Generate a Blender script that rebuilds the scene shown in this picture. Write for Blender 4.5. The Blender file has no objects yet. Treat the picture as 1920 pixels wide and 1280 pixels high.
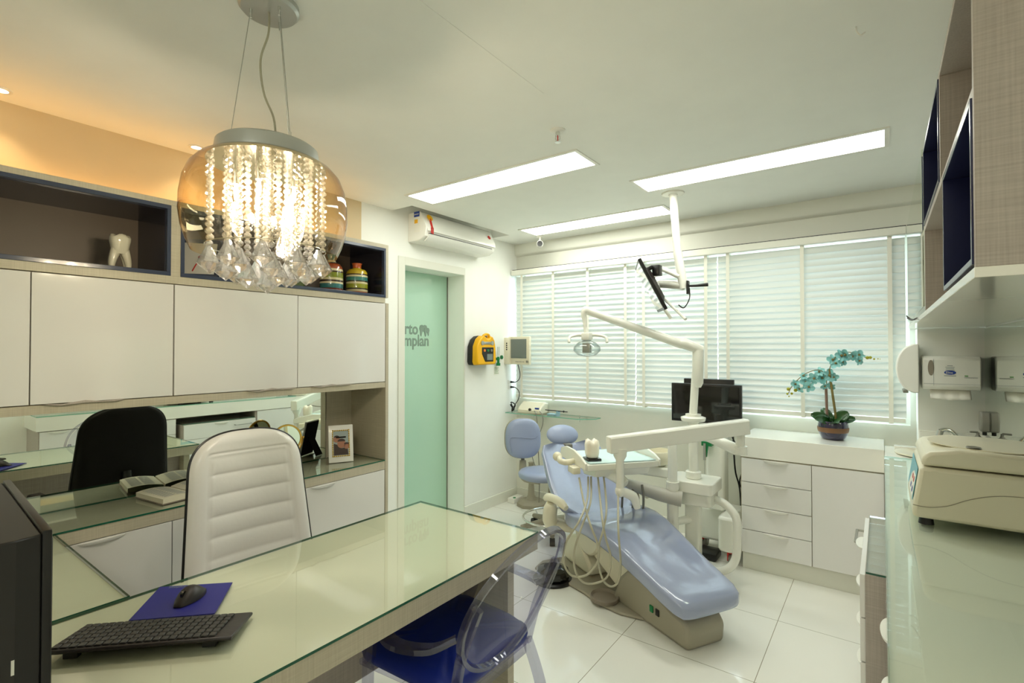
import bpy, bmesh, math, random
from mathutils import Vector, Matrix
random.seed(7)
sc = bpy.context.scene
COL = sc.collection
PI = math.pi

# ------------------------------------------------------------------ camera
cd = bpy.data.cameras.new('camera'); cam = bpy.data.objects.new('camera', cd); COL.objects.link(cam)
cd.sensor_width = 36; cd.lens = 36 * 943.0 / 1920; cd.clip_start = 0.02
cam.location = (0, 0, 1.5)
cam.rotation_euler = (PI / 2 + math.atan(13 / 943), 0, math.radians(36.4))
sc.camera = cam
# ------------------------------------------------------------------ world, exposure
w = bpy.data.worlds.new('world'); sc.world = w; w.use_nodes = True
bg = w.node_tree.nodes['Background']; bg.inputs[0].default_value = (0.84, 0.92, 1.0, 1); bg.inputs[1].default_value = 5.5
sc.view_settings.view_transform = 'Standard'; sc.view_settings.look = 'None'
sc.view_settings.gamma = 1; sc.view_settings.use_curve_mapping = False
sc.view_settings.exposure = 0.26
PANEL_E = 12.5      # strength of the three ceiling panels and the added rear fill panel
STRIP_E = 9.0      # warm strip on top of the cabinets
BULB_W = 4.2       # each chandelier capsule
sc.cycles.use_denoising = True
sc.cycles.max_bounces = 10; sc.cycles.transparent_max_bounces = 32; sc.cycles.diffuse_bounces = 6
sc.cycles.sample_clamp_indirect = 5; sc.cycles.caustics_refractive = False; sc.cycles.caustics_reflective = False

# ------------------------------------------------------------------ materials
def srgb(r, g, b):
    f = lambda c: (c / 255 / 12.92) if c / 255 <= 0.04045 else ((c / 255 + 0.055) / 1.055) ** 2.4
    return (f(r), f(g), f(b), 1)
def newmat(name):
    m = bpy.data.materials.new(name); m.use_nodes = True
    return m, m.node_tree, m.node_tree.nodes['Principled BSDF']
def mat(name, rgb, rough=.5, metal=0, coat=0, spec=.5, emis=None, es=0, trans=0, var=.03, scale=6, bump=0, ior=1.45, bscale=None):
    m, nt, p = newmat(name); c = srgb(*rgb)
    p.inputs['Roughness'].default_value = rough; p.inputs['Metallic'].default_value = metal
    p.inputs['Coat Weight'].default_value = coat; p.inputs['Coat Roughness'].default_value = .06
    p.inputs['Specular IOR Level'].default_value = spec; p.inputs['IOR'].default_value = ior
    p.inputs['Transmission Weight'].default_value = trans
    tc = nt.nodes.new('ShaderNodeTexCoord'); nz = nt.nodes.new('ShaderNodeTexNoise')
    nz.inputs['Scale'].default_value = scale; nz.inputs['Detail'].default_value = 3
    nt.links.new(tc.outputs['Object'], nz.inputs['Vector'])
    mx = nt.nodes.new('ShaderNodeMixRGB')
    mx.inputs[1].default_value = tuple(x * (1 - var) for x in c[:3]) + (1,)
    mx.inputs[2].default_value = tuple(min(1, x * (1 + var)) for x in c[:3]) + (1,)
    nt.links.new(nz.outputs['Fac'], mx.inputs[0]); nt.links.new(mx.outputs[0], p.inputs['Base Color'])
    if bump:
        nb = nt.nodes.new('ShaderNodeTexNoise'); nb.inputs['Scale'].default_value = bscale or scale * 8; nb.inputs['Detail'].default_value = 4
        bp = nt.nodes.new('ShaderNodeBump'); bp.inputs['Strength'].default_value = bump; bp.inputs['Distance'].default_value = .01
        nt.links.new(tc.outputs['Object'], nb.inputs['Vector']); nt.links.new(nb.outputs['Fac'], bp.inputs['Height'])
        nt.links.new(bp.outputs['Normal'], p.inputs['Normal'])
    if emis:
        p.inputs['Emission Color'].default_value = srgb(*emis); p.inputs['Emission Strength'].default_value = es
    return m
def linen(name, a, b):
    m, nt, p = newmat(name); p.inputs['Roughness'].default_value = .45
    tc = nt.nodes.new('ShaderNodeTexCoord'); N = []
    for sx in ((6, 6, 260), (260, 260, 6)):
        mp = nt.nodes.new('ShaderNodeMapping'); mp.inputs['Scale'].default_value = sx
        nz = nt.nodes.new('ShaderNodeTexNoise'); nz.inputs['Scale'].default_value = 1; nz.inputs['Detail'].default_value = 4
        nt.links.new(tc.outputs['Object'], mp.inputs[0]); nt.links.new(mp.outputs[0], nz.inputs['Vector']); N.append(nz)
    ad = nt.nodes.new('ShaderNodeMath'); ad.operation = 'ADD'
    nt.links.new(N[0].outputs['Fac'], ad.inputs[0]); nt.links.new(N[1].outputs['Fac'], ad.inputs[1])
    r = nt.nodes.new('ShaderNodeMapRange'); r.inputs[1].default_value = .7; r.inputs[2].default_value = 1.3
    mx = nt.nodes.new('ShaderNodeMixRGB'); mx.inputs[1].default_value = srgb(*a); mx.inputs[2].default_value = srgb(*b)
    nt.links.new(ad.outputs[0], r.inputs[0]); nt.links.new(r.outputs[0], mx.inputs[0]); nt.links.new(mx.outputs[0], p.inputs['Base Color'])
    return m
def emit(name, rgb, s):
    m = bpy.data.materials.new(name); m.use_nodes = True; nt = m.node_tree
    nt.nodes.remove(nt.nodes['Principled BSDF']); e = nt.nodes.new('ShaderNodeEmission')
    e.inputs[0].default_value = srgb(*rgb); e.inputs[1].default_value = s
    nt.links.new(e.outputs[0], nt.nodes['Material Output'].inputs[0]); return m
def thin(name, clear, edge, refl=1.0, blend=.35, rough=.02, body=0.0, bodyc=(255, 255, 255), epow=1.6, graz=.95):
    """thin clear sheet: tinted see-through, more colour at grazing angles, Fresnel reflection"""
    m = bpy.data.materials.new(name); m.use_nodes = True; nt = m.node_tree
    nt.nodes.remove(nt.nodes['Principled BSDF']); out = nt.nodes['Material Output']
    lw = nt.nodes.new('ShaderNodeLayerWeight'); lw.inputs[0].default_value = .5
    mc = nt.nodes.new('ShaderNodeMixRGB'); mc.inputs[1].default_value = srgb(*clear); mc.inputs[2].default_value = srgb(*edge)
    pe = nt.nodes.new('ShaderNodeMath'); pe.operation = 'POWER'; pe.inputs[1].default_value = epow; nt.links.new(lw.outputs['Facing'], pe.inputs[0])
    nt.links.new(pe.outputs[0], mc.inputs[0])
    tr = nt.nodes.new('ShaderNodeBsdfTransparent'); nt.links.new(mc.outputs[0], tr.inputs[0])
    gl = nt.nodes.new('ShaderNodeBsdfGlossy'); gl.inputs['Roughness'].default_value = rough
    lf = nt.nodes.new('ShaderNodeLayerWeight'); lf.inputs[0].default_value = .5
    pw = nt.nodes.new('ShaderNodeMath'); pw.operation = 'POWER'; pw.inputs[1].default_value = 4.5; nt.links.new(lf.outputs['Facing'], pw.inputs[0])
    mu = nt.nodes.new('ShaderNodeMath'); mu.operation = 'MULTIPLY_ADD'; mu.inputs[1].default_value = graz; mu.inputs[2].default_value = .045 * refl; mu.use_clamp = True
    nt.links.new(pw.outputs[0], mu.inputs[0])
    mx = nt.nodes.new('ShaderNodeMixShader'); nt.links.new(mu.outputs[0], mx.inputs[0])
    src = tr
    if body:
        df = nt.nodes.new('ShaderNodeBsdfDiffuse'); df.inputs[0].default_value = srgb(*bodyc)
        mb = nt.nodes.new('ShaderNodeMixShader'); mb.inputs[0].default_value = body
        nt.links.new(tr.outputs[0], mb.inputs[1]); nt.links.new(df.outputs[0], mb.inputs[2]); src = mb
    nt.links.new(src.outputs[0], mx.inputs[1]); nt.links.new(gl.outputs[0], mx.inputs[2])
    nt.links.new(mx.outputs[0], out.inputs[0]); return m
def stripes(name, cols, z0, z1, rough=.18):
    """horizontal glaze bands painted on a vase, by height in the object"""
    m, nt, p = newmat(name); p.inputs['Roughness'].default_value = rough; p.inputs['Coat Weight'].default_value = .6
    tc = nt.nodes.new('ShaderNodeTexCoord'); sp = nt.nodes.new('ShaderNodeSeparateXYZ'); r = nt.nodes.new('ShaderNodeMapRange')
    r.inputs[1].default_value = z0; r.inputs[2].default_value = z1
    cr = nt.nodes.new('ShaderNodeValToRGB'); cr.color_ramp.interpolation = 'CONSTANT'
    while len(cr.color_ramp.elements) < len(cols): cr.color_ramp.elements.new(.5)
    for i, (t, c) in enumerate(cols):
        cr.color_ramp.elements[i].position = t
    for i, (t, c) in enumerate(cols): cr.color_ramp.elements[i].color = srgb(*c)
    nt.links.new(tc.outputs['Object'], sp.inputs[0]); nt.links.new(sp.outputs[2], r.inputs[0])
    nt.links.new(r.outputs[0], cr.inputs[0]); nt.links.new(cr.outputs[0], p.inputs['Base Color']); return m

M = {}
M['wall'] = mat('wall_paint', (243, 244, 238), .6, bump=.02)
M['wall_dimmed'] = mat('wall_paint_darkened', (226, 226, 214), .6, bump=.02)  # same wall paint, darkened to offset the strong light on the window wall
M['ceil'] = mat('ceiling_paint', (243, 244, 239), .7)
M['paper'] = mat('beige_wallpaper', (214, 196, 160), .65, bump=.05)
M['cornice'] = mat('cornice_paint', (228, 228, 217), .55)
M['lac'] = mat('white_lacquer', (226, 224, 220), .07, coat=.5, var=.01)
M['lacw'] = mat('matt_white_laminate', (230, 229, 226), .3, var=.01)
M['counterw'] = mat('cream_white_counter', (240, 239, 230), .12, coat=.4, var=.01)
M['linen'] = linen('linen_laminate', (178, 170, 148), (196, 188, 167))
M['linend'] = linen('linen_laminate_grey', (164, 154, 145), (184, 175, 166))
M['navy'] = mat('navy_lacquer', (60, 68, 88), .2, coat=.3)
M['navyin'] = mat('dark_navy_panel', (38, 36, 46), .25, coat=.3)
M['navyb'] = mat('deep_blue_panel', (34, 38, 74), .25, coat=.2)
M['taupe'] = mat('taupe_back_panel', (112, 98, 84), .4)
M['deskc'] = mat('cream_desk_paint', (228, 222, 200), .35, var=.01)
M['gtop'] = thin('clear_glass_top', (250, 253, 249), (236, 246, 238), refl=1.2)
M['gedge'] = mat('green_glass_edge', (30, 92, 70), .1, coat=.5)
M['gedgel'] = mat('light_green_glass_edge', (120, 185, 160), .1, coat=.5)
M['mirror'] = mat('mirror_silver', (236, 244, 236), .01, metal=1, var=0)
M['black'] = mat('black_plastic', (22, 21, 20), .35); M['keys'] = mat('key_plastic', (46, 44, 42), .3); M['shell'] = mat('monitor_shell', (16, 14, 13), .4)
M['blackg'] = mat('glossy_black', (12, 12, 12), .06, coat=.5)
M['dark'] = mat('dark_brown_plastic', (38, 32, 30), .4, bump=.05)
M['fabric'] = mat('black_fabric', (20, 18, 15), .95, bump=.2, bscale=300)
M['white'] = mat('white_plastic', (238, 237, 230), .3, coat=.2)
M['cream'] = mat('cream_plastic', (226, 221, 198), .35, coat=.2)
M['unit'] = mat('dental_unit_white', (236, 236, 226), .25, coat=.4)
M['leatherw'] = mat('white_leatherette', (228, 225, 220), .28, coat=.35, bump=.05, bscale=60)
M['film'] = mat('periwinkle_vinyl_under_film', (150, 159, 186), .2, coat=.8, bump=.18, bscale=9, var=.05)
M['vinyl'] = mat('periwinkle_vinyl', (150, 161, 190), .35, coat=.2)
M['taupeb'] = mat('taupe_grey_plastic', (158, 152, 134), .45)
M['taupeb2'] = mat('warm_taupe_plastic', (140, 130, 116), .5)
M['grey'] = mat('grey_plastic', (128, 126, 116), .4)
M['hose'] = mat('grey_beige_hose', (178, 174, 152), .4)
M['chrome'] = mat('chrome', (225, 225, 222), .08, metal=1, var=0)
M['steel'] = mat('brushed_steel', (178, 178, 172), .3, metal=1)
M['satin'] = mat('satin_silver_paint', (190, 192, 188), .3, metal=.6)
M['gold'] = mat('polished_gold', (214, 170, 84), .15, metal=1)
M['goldb'] = mat('gold_bead', (205, 170, 40), .3, metal=.6)
M['blue'] = mat('royal_blue_satin', (12, 36, 128), .45, bump=.1, bscale=20)
M['pad'] = mat('blue_mouse_pad', (34, 36, 128), .5)
M['ghost'] = thin('clear_polycarbonate', (240, 240, 248), (186, 182, 212), refl=1.3, epow=2.4, graz=.35)
M['ghoste'] = thin('clear_polycarbonate_rim', (232, 232, 240), (150, 146, 186), refl=2.2, epow=2.6, graz=.6)
M['bowl'] = thin('amber_tinted_glass', (255, 247, 226), (226, 190, 130), refl=1.6, epow=2.4)
M['crystal'] = thin('cut_crystal', (255, 253, 250), (196, 190, 186), refl=4.0, epow=1.5, body=.10)
M['bead'] = thin('crystal_bead', (255, 253, 248), (206, 196, 180), refl=5.0, epow=1.6, body=.09, bodyc=(255, 252, 246))
def crystal_mix():
    m = M['crystal']; nt = m.node_tree; out = nt.nodes['Material Output']; src = out.inputs[0].links[0].from_socket
    g = nt.nodes.new('ShaderNodeBsdfGlass'); g.inputs['Roughness'].default_value = 0; g.inputs['IOR'].default_value = 1.5
    mx = nt.nodes.new('ShaderNodeMixShader'); mx.inputs[0].default_value = .5
    nt.links.new(src, mx.inputs[1]); nt.links.new(g.outputs[0], mx.inputs[2]); nt.links.new(mx.outputs[0], out.inputs[0])
crystal_mix()
M['bulb'] = emit('halogen_capsule', (255, 242, 222), 130)
M['panel'] = emit('diffuser_light', (250, 252, 240), PANEL_E)
M['spot'] = emit('downlight_lamp', (255, 226, 180), 12)
M['strip'] = emit('warm_light_strip', (255, 186, 100), STRIP_E)
M['green'] = mat('frosted_green_glass', (176, 212, 190), .12, coat=.6, var=.02, scale=1)
M['decal'] = mat('grey_frost_lettering', (128, 150, 136), .5)
M['yellow'] = mat('yellow_plastic', (236, 176, 12), .35)
M['red'] = mat('red_plastic', (190, 40, 32), .4)
M['redor'] = mat('orange_button', (230, 130, 40), .4)
M['grn'] = mat('green_plastic', (12, 122, 66), .4)
M['scr'] = mat('grey_screen', (112, 122, 116), .15, coat=.4)
M['teal'] = mat('teal_label', (70, 168, 188), .3)
M['cradle'] = mat('grey_blue_plastic', (150, 184, 194), .4); M['unitg'] = mat('light_grey_plastic', (186, 184, 174), .4)
M['sticker'] = mat('white_sticker', (238, 236, 226), .5)
M['bluel'] = mat('blue_print', (28, 62, 150), .5)
M['greyp'] = mat('grey_print', (120, 130, 140), .5)
M['gpr'] = mat('green_print', (70, 150, 60), .5)
M['paperm'] = mat('book_paper', (222, 216, 192), .8)
M['drape'] = mat('pale_blue_paper', (200, 224, 224), .7)
M['pot'] = mat('glazed_navy_pot', (34, 30, 62), .15, coat=.8)
M['potb'] = mat('brown_glaze_band', (120, 84, 52), .4)
M['leaf'] = mat('orchid_leaf', (34, 78, 30), .35, coat=.3, var=.15)
M['petal'] = mat('turquoise_petal', (146, 206, 206), .55, var=.2, scale=30)
M['stem'] = mat('flower_stem', (126, 112, 62), .6)
M['stick'] = mat('brown_stake', (132, 106, 92), .6)
M['bud'] = mat('green_bud', (168, 164, 44), .5)
M['moss'] = mat('moss', (92, 104, 40), .9, var=.3, scale=40)
M['ceram'] = mat('white_ceramic', (222, 214, 190), .12, coat=.8)
M['opal'] = mat('translucent_tooth_resin', (240, 232, 215), .35, coat=.4)
M['slat'] = mat('white_blind_slat', (218, 222, 217), .35, var=.01)
M['tape'] = mat('white_ladder_tape', (236, 234, 222), .8)
M['winglass'] = thin('window_glass', (250, 255, 255), (220, 240, 240))
M['clear'] = thin('clear_plastic', (246, 250, 250), (170, 180, 180), refl=1.5, blend=.4)
M['mir2'] = mat('tinted_glass_cladding', (226, 236, 220), .02, metal=1, var=0)
M['skin'] = mat('photo_skin', (170, 120, 96), .6)
M['phbg'] = mat('photo_background', (160, 172, 170), .5)
M['phd'] = mat('photo_dark', (66, 54, 50), .6)

def floor_mat():
    m, nt, p = newmat('polished_porcelain_tiles'); tc = nt.nodes.new('ShaderNodeTexCoord'); sp = nt.nodes.new('ShaderNodeSeparateXYZ')
    nt.links.new(tc.outputs['Object'], sp.inputs[0]); outs = []
    for ax, off in ((0, -.478), (1, 2.483)):
        a = nt.nodes.new('ShaderNodeMath'); a.operation = 'SUBTRACT'; a.inputs[1].default_value = off
        b = nt.nodes.new('ShaderNodeMath'); b.operation = 'PINGPONG'; b.inputs[1].default_value = .3175
        c = nt.nodes.new('ShaderNodeMath'); c.operation = 'LESS_THAN'; c.inputs[1].default_value = .0016
        nt.links.new(sp.outputs[ax], a.inputs[0]); nt.links.new(a.outputs[0], b.inputs[0]); nt.links.new(b.outputs[0], c.inputs[0]); outs.append(c)
    mxm = nt.nodes.new('ShaderNodeMath'); mxm.operation = 'MAXIMUM'
    nt.links.new(outs[0].outputs[0], mxm.inputs[0]); nt.links.new(outs[1].outputs[0], mxm.inputs[1])
    nz = nt.nodes.new('ShaderNodeTexNoise'); nz.inputs['Scale'].default_value = 2.5; nt.links.new(tc.outputs['Object'], nz.inputs['Vector'])
    c1 = nt.nodes.new('ShaderNodeMixRGB'); c1.inputs[1].default_value = srgb(233, 233, 225); c1.inputs[2].default_value = srgb(239, 239, 232)
    nt.links.new(nz.outputs['Fac'], c1.inputs[0])
    c2 = nt.nodes.new('ShaderNodeMixRGB'); c2.inputs[2].default_value = srgb(150, 146, 128)
    nt.links.new(mxm.outputs[0], c2.inputs[0]); nt.links.new(c1.outputs[0], c2.inputs[1]); nt.links.new(c2.outputs[0], p.inputs['Base Color'])
    p.inputs['Roughness'].default_value = .09; p.inputs['Specular IOR Level'].default_value = .55
    return m
M['floor'] = floor_mat()

# ------------------------------------------------------------------ building helpers
def W(o):
    m = o.matrix_basis.copy()
    while o.parent: o = o.parent; m = o.matrix_basis @ m
    return m
class MB:
    def __init__(s, T=None): s.bm = bmesh.new(); s.T = T or Matrix(); s.mi = 0
    def add(s, verts, faces):
        vs = [s.bm.verts.new(s.T @ Vector(v)) for v in verts]
        for f in faces:
            try: q = s.bm.faces.new([vs[i] for i in f]); q.material_index = s.mi
            except ValueError: pass
        return vs
    def box(s, x0, x1, y0, y1, z0, z1, bev=0, seg=2):
        t = bmesh.new(); bmesh.ops.create_cube(t, size=1)
        for v in t.verts: v.co = Vector(((x0 + x1) / 2 + v.co.x * abs(x1 - x0), (y0 + y1) / 2 + v.co.y * abs(y1 - y0), (z0 + z1) / 2 + v.co.z * abs(z1 - z0)))
        if bev: bmesh.ops.bevel(t, geom=t.edges[:], offset=bev, segments=seg, affect='EDGES', profile=.5)
        s.merge(t)
        return s
    def merge(s, t, R=None):
        t.verts.index_update(); R = R or Matrix()
        s.add([R @ v.co for v in t.verts], [[v.index for v in f.verts] for f in t.faces]); t.free()
    def ring(s, c, r, n, u, v): return [c + u * (r * math.cos(2 * PI * i / n)) + v * (r * math.sin(2 * PI * i / n)) for i in range(n)]
    def loft(s, rings, cap=True, closed=False):
        n = len(rings[0]); V = [p for r in rings for p in r]; F = []
        k = len(rings)
        for i in range(k if closed else k - 1):
            a, b = i * n, ((i + 1) % k) * n
            for j in range(n): F.append((a + j, a + (j + 1) % n, b + (j + 1) % n, b + j))
        if cap and not closed: F.append(tuple(range(n))[::-1]); F.append(tuple((k - 1) * n + j for j in range(n)))
        s.add(V, F); return s
    def cyl(s, p0, p1, r0, r1=None, n=20):
        p0, p1 = Vector(p0), Vector(p1); r1 = r0 if r1 is None else r1
        d = (p1 - p0).normalized(); u = d.orthogonal().normalized(); v = d.cross(u)
        return s.loft([s.ring(p0, r0, n, u, v), s.ring(p1, r1, n, u, v)])
    def tube(s, pts, r, n=10, closed=False, smooth=0, rs=None):
        P = [Vector(p) for p in pts]
        if smooth:
            Q = []; K = len(P); rng = range(K if closed else K - 1); RR = []
            for i in rng:
                p0 = P[(i - 1) % K] if closed or i > 0 else P[0]; p1 = P[i]; p2 = P[(i + 1) % K]
                p3 = P[(i + 2) % K] if closed or i + 2 < K else P[-1]
                for j in range(smooth):
                    t = j / smooth
                    Q.append(.5 * ((2 * p1) + (-p0 + p2) * t + (2 * p0 - 5 * p1 + 4 * p2 - p3) * t * t + (-p0 + 3 * p1 - 3 * p2 + p3) * t ** 3))
                    if rs: RR.append(rs[i] * (1 - t) + rs[(i + 1) % K] * t)
            if not closed: Q.append(P[-1]); RR.append(rs[-1] if rs else 0)
            P = Q; rs = RR if rs else None
        K = len(P); rings = []; u = None
        for i in range(K):
            a = P[(i - 1) % K] if closed or i > 0 else P[i]; b = P[(i + 1) % K] if closed or i < K - 1 else P[i]
            d = (b - a).normalized()
            u = d.orthogonal().normalized() if u is None else (u - d * u.dot(d)).normalized()
            rings.append(s.ring(P[i], rs[i] if rs else r, n, u, d.cross(u)))
        return s.loft(rings, closed=closed)
    def lathe(s, prof, c=(0, 0, 0), axis=(0, 0, 1), n=32, cap=True):
        c = Vector(c); d = Vector(axis).normalized(); u = d.orthogonal().normalized(); v = d.cross(u)
        return s.loft([s.ring(c + d * z, max(r, 1e-4), n, u, v) for r, z in prof], cap=cap)
    def prism(s, poly, f0, f1):
        """poly: 2-D points; f0/f1 map a 2-D point to 3-D for the two end faces"""
        n = len(poly); V = [f0(*p) for p in poly] + [f1(*p) for p in poly]
        F = [tuple(range(n))[::-1], tuple(range(n, 2 * n))] + [(i, (i + 1) % n, n + (i + 1) % n, n + i) for i in range(n)]
        s.add(V, F); return s
    def sph(s, c, r, n=16, sc_=(1, 1, 1), R=None):
        t = bmesh.new(); bmesh.ops.create_uvsphere(t, u_segments=n, v_segments=max(6, n // 2), radius=1)
        R3 = (R or Matrix())
        for v in t.verts: v.co = Vector(c) + R3 @ Vector((v.co.x * r * sc_[0], v.co.y * r * sc_[1], v.co.z * r * sc_[2]))
        s.merge(t); return s
    def build(s, name, m, parent=None, local=False, ang=38, bev=0, sub=0, origin=None):
        me = bpy.data.meshes.new(name); bmesh.ops.recalc_face_normals(s.bm, faces=s.bm.faces[:])
        s.bm.to_mesh(me); s.bm.free()
        o = bpy.data.objects.new(name, me); COL.objects.link(o)
        for mm in (m if isinstance(m, (list, tuple)) else [m]): me.materials.append(M[mm] if isinstance(mm, str) else mm)
        if parent:
            o.parent = parent
            if not local: me.transform(W(parent).inverted())
        elif origin is not None or not local:
            if origin is None:
                co = [v.co for v in me.vertices]
                origin = ((min(c.x for c in co) + max(c.x for c in co)) / 2, (min(c.y for c in co) + max(c.y for c in co)) / 2, min(c.z for c in co))
            me.transform(Matrix.Translation(-Vector(origin))); o.location = origin
        for p in me.polygons: p.use_smooth = True
        try: me.set_sharp_from_angle(angle=math.radians(ang))
        except Exception: pass
        if bev:
            b = o.modifiers.new('bevel', 'BEVEL'); b.width = bev; b.segments = 2; b.limit_method = 'ANGLE'; b.angle_limit = math.radians(40)
        if sub:
            b = o.modifiers.new('sub', 'SUBSURF'); b.levels = sub; b.render_levels = sub
        return o
def tag(o, label, cat, group=None):
    o['label'] = label; o['category'] = cat
    if group: o['group'] = group
    return o
def thing(name, label, cat, loc=(0, 0, 0), rz=0, group=None):
    o = bpy.data.objects.new(name, None); COL.objects.link(o); o.location = loc; o.rotation_euler = (0, 0, rz)
    o.empty_display_size = .05
    return tag(o, label, cat, group)
def struct(o, label=None):
    o['kind'] = 'structure'
    if label: o['label'] = label
    return o
def bx(name, m, x0, x1, y0, y1, z0, z1, parent=None, bev=0, **k):
    return MB().box(x0, x1, y0, y1, z0, z1).build(name, m, parent, bev=bev, **k)
def dup(root, loc, rz=None, label=None, group=None):
    r = root.copy(); COL.objects.link(r); r.location = loc
    if rz is not None: r.rotation_euler = (0, 0, rz)
    if label: r['label'] = label
    if group: r['group'] = group
    for ch in list(root.children):
        c = ch.copy(); COL.objects.link(c); c.parent = r
        for g in list(ch.children):
            d = g.copy(); COL.objects.link(d); d.parent = c
    return r
def text(name, s, size, T, m, parent, align='LEFT', ext=.0004, sx=1, bold=0.0):
    cu = bpy.data.curves.new(name, 'FONT'); cu.body = s; cu.size = size; cu.extrude = ext; cu.align_x = align; cu.offset = bold
    t = bpy.data.objects.new(name + '_tmp', cu); COL.objects.link(t)
    dg = bpy.context.evaluated_depsgraph_get(); me = bpy.data.meshes.new_from_object(t.evaluated_get(dg))
    bpy.data.objects.remove(t); me.transform(T @ Matrix.Diagonal((sx, 1, 1, 1))); me.materials.clear(); me.materials.append(M[m])
    o = bpy.data.objects.new(name, me); COL.objects.link(o); o.parent = parent; me.transform(W(parent).inverted()); return o
def basis(o, x, y, z):
    x, y, z = Vector(x), Vector(y), Vector(z)
    return Matrix(((x.x, y.x, z.x, o[0]), (x.y, y.y, z.y, o[1]), (x.z, y.z, z.z, o[2]), (0, 0, 0, 1)))
FACE_PX = lambda o: basis(o, (0, 1, 0), (0, 0, 1), (1, 0, 0))      # reads from +x
FACE_NY = lambda o: basis(o, (1, 0, 0), (0, 0, 1), (0, -1, 0))     # reads from -y
def slab_glass(name, poly, z0, z1, parent=None, top='gtop', edge='gedge'):
    b = MB(); n = len(poly)
    V = [(x, y, z0) for x, y in poly] + [(x, y, z1) for x, y in poly]
    b.add(V, [tuple(range(n, 2 * n))]); b.mi = 1
    b.add(V, [(i, (i + 1) % n, n + (i + 1) % n, n + i) for i in range(n)])
    return b.build(name, [top, edge], parent)
def rrect(x0, x1, y0, y1, r, n=5):
    P = []
    for cx, cy, a0 in ((x1 - r, y1 - r, 0), (x0 + r, y1 - r, 90), (x0 + r, y0 + r, 180), (x1 - r, y0 + r, 270)):
        for i in range(n + 1):
            a = math.radians(a0 + 90 * i / n); P.append((cx + r * math.cos(a), cy + r * math.sin(a)))
    return P
def lens(w, h, n=10): return [(w * (i / n - .5), 0) for i in range(n + 1)] + [(w * (.5 - i / n), -h * math.sin(PI * i / n)) for i in range(1, n)]

def cup(b, c_, wv, ov, W_, D_, H_):
    """lip handle: quarter of an ellipsoid below its top centre c_, width along wv, projecting along ov"""
    c_, wv, ov = Vector(c_), Vector(wv), Vector(ov); n, m = 16, 6; V = []
    for i in range(n + 1):
        u = PI * i / n
        for j in range(m + 1):
            v = PI / 2 * j / m; V.append(c_ + wv * (W_ / 2 * math.cos(u)) + ov * (D_ * math.sin(u) * math.cos(v) + .0005) + Vector((0, 0, -H_ * math.sin(u) * math.sin(v))))
    F = [(i * (m + 1) + j, (i + 1) * (m + 1) + j, (i + 1) * (m + 1) + j + 1, i * (m + 1) + j + 1) for i in range(n) for j in range(m)]
    F.append([i * (m + 1) for i in range(n + 1)]); b.add(V, F)

# ------------------------------------------------------------------ room shell
XL, XR, YW, YB, HC = -3.0, .475, 4.15, -1.7, 2.55
struct(bx('floor', 'floor', XL - .4, XR + .1, YB - .1, YW + .1, -.1, 0, origin=(0, 0, 0)))
c = MB()
c.box(-2.78, XR + .1, YB - .1, YW + .15, HC, HC + .2); c.box(XL - .1, -2.78, YB - .1, 2.53, HC, HC + .2)
c.box(XL - .1, -2.78, 3.73, YW + .15, HC, HC + .2); c.box(XL - .1, -2.78, 2.53, 3.73, HC + .14, HC + .2)
struct(c.build('ceiling', 'ceil'))
b = MB(); b.box(-3.3, XL, 2.25, 2.655, 0, HC); b.box(-3.3, XL, 3.345, YW + .15, 0, HC + .14); b.box(-3.3, XL, 2.655, 3.345, 2.15, HC + .14); b.box(-3.3, XL, 2.25, 2.655, HC, HC + .14)
b.mi = 1; b.box(-3.3, XL, YB - .1, 2.25, 0, HC)
struct(b.build('wall_left', ['wall', 'paper']))
b = MB(); b.box(XL, XR + .1, YW, YW + .15, 0, 1.0); b.box(XL, XR + .1, YW, YW + .15, 2.26, HC)
b.box(XL, -2.96, YW, YW + .15, 1.0, 2.26); b.box(.14, XR + .1, YW, YW + .15, 1.0, 2.26)
struct(b.build('wall_back', 'wall_dimmed'))
struct(bx('wall_right', 'wall', XR, XR + .1, YB - .1, YW, 0, HC))
struct(bx('wall_front', 'wall', XL - .1, XR + .1, YB - .1, YB, 0, HC))
b = MB(); b.box(.17, XR, 3.93, YW, 0, 1.62)
struct(b.build('wall_side', 'wall'))
# cornice and blind box over the window
b = MB(); b.prism([(4.15, 2.55), (4.115, 2.55), (4.115, 2.455), (4.125, 2.44), (4.15, 2.43)], lambda y, z: (XL, y, z), lambda y, z: (XR, y, z))
struct(b.build('trim_1', 'cornice'))
b = MB(); b.box(-2.985, .125, 4.03, 4.15, 2.225, 2.276); struct(b.build('trim_2', 'cornice', bev=.004))
struct(bx('gap_shade_strip', 'black', -2.97, .125, 4.034, 4.15, 2.2755, 2.281))  # black strip painted in for the shade in the gap above the headrail
# baseboards
struct(bx('baseboard_left', 'cornice', XL, XL + .015, 3.35, YW, 0, .1, bev=.003)); struct(bx('baseboard_back', 'cornice', XL, -.79, YW - .015, YW, 0, .1, bev=.003))
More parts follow.
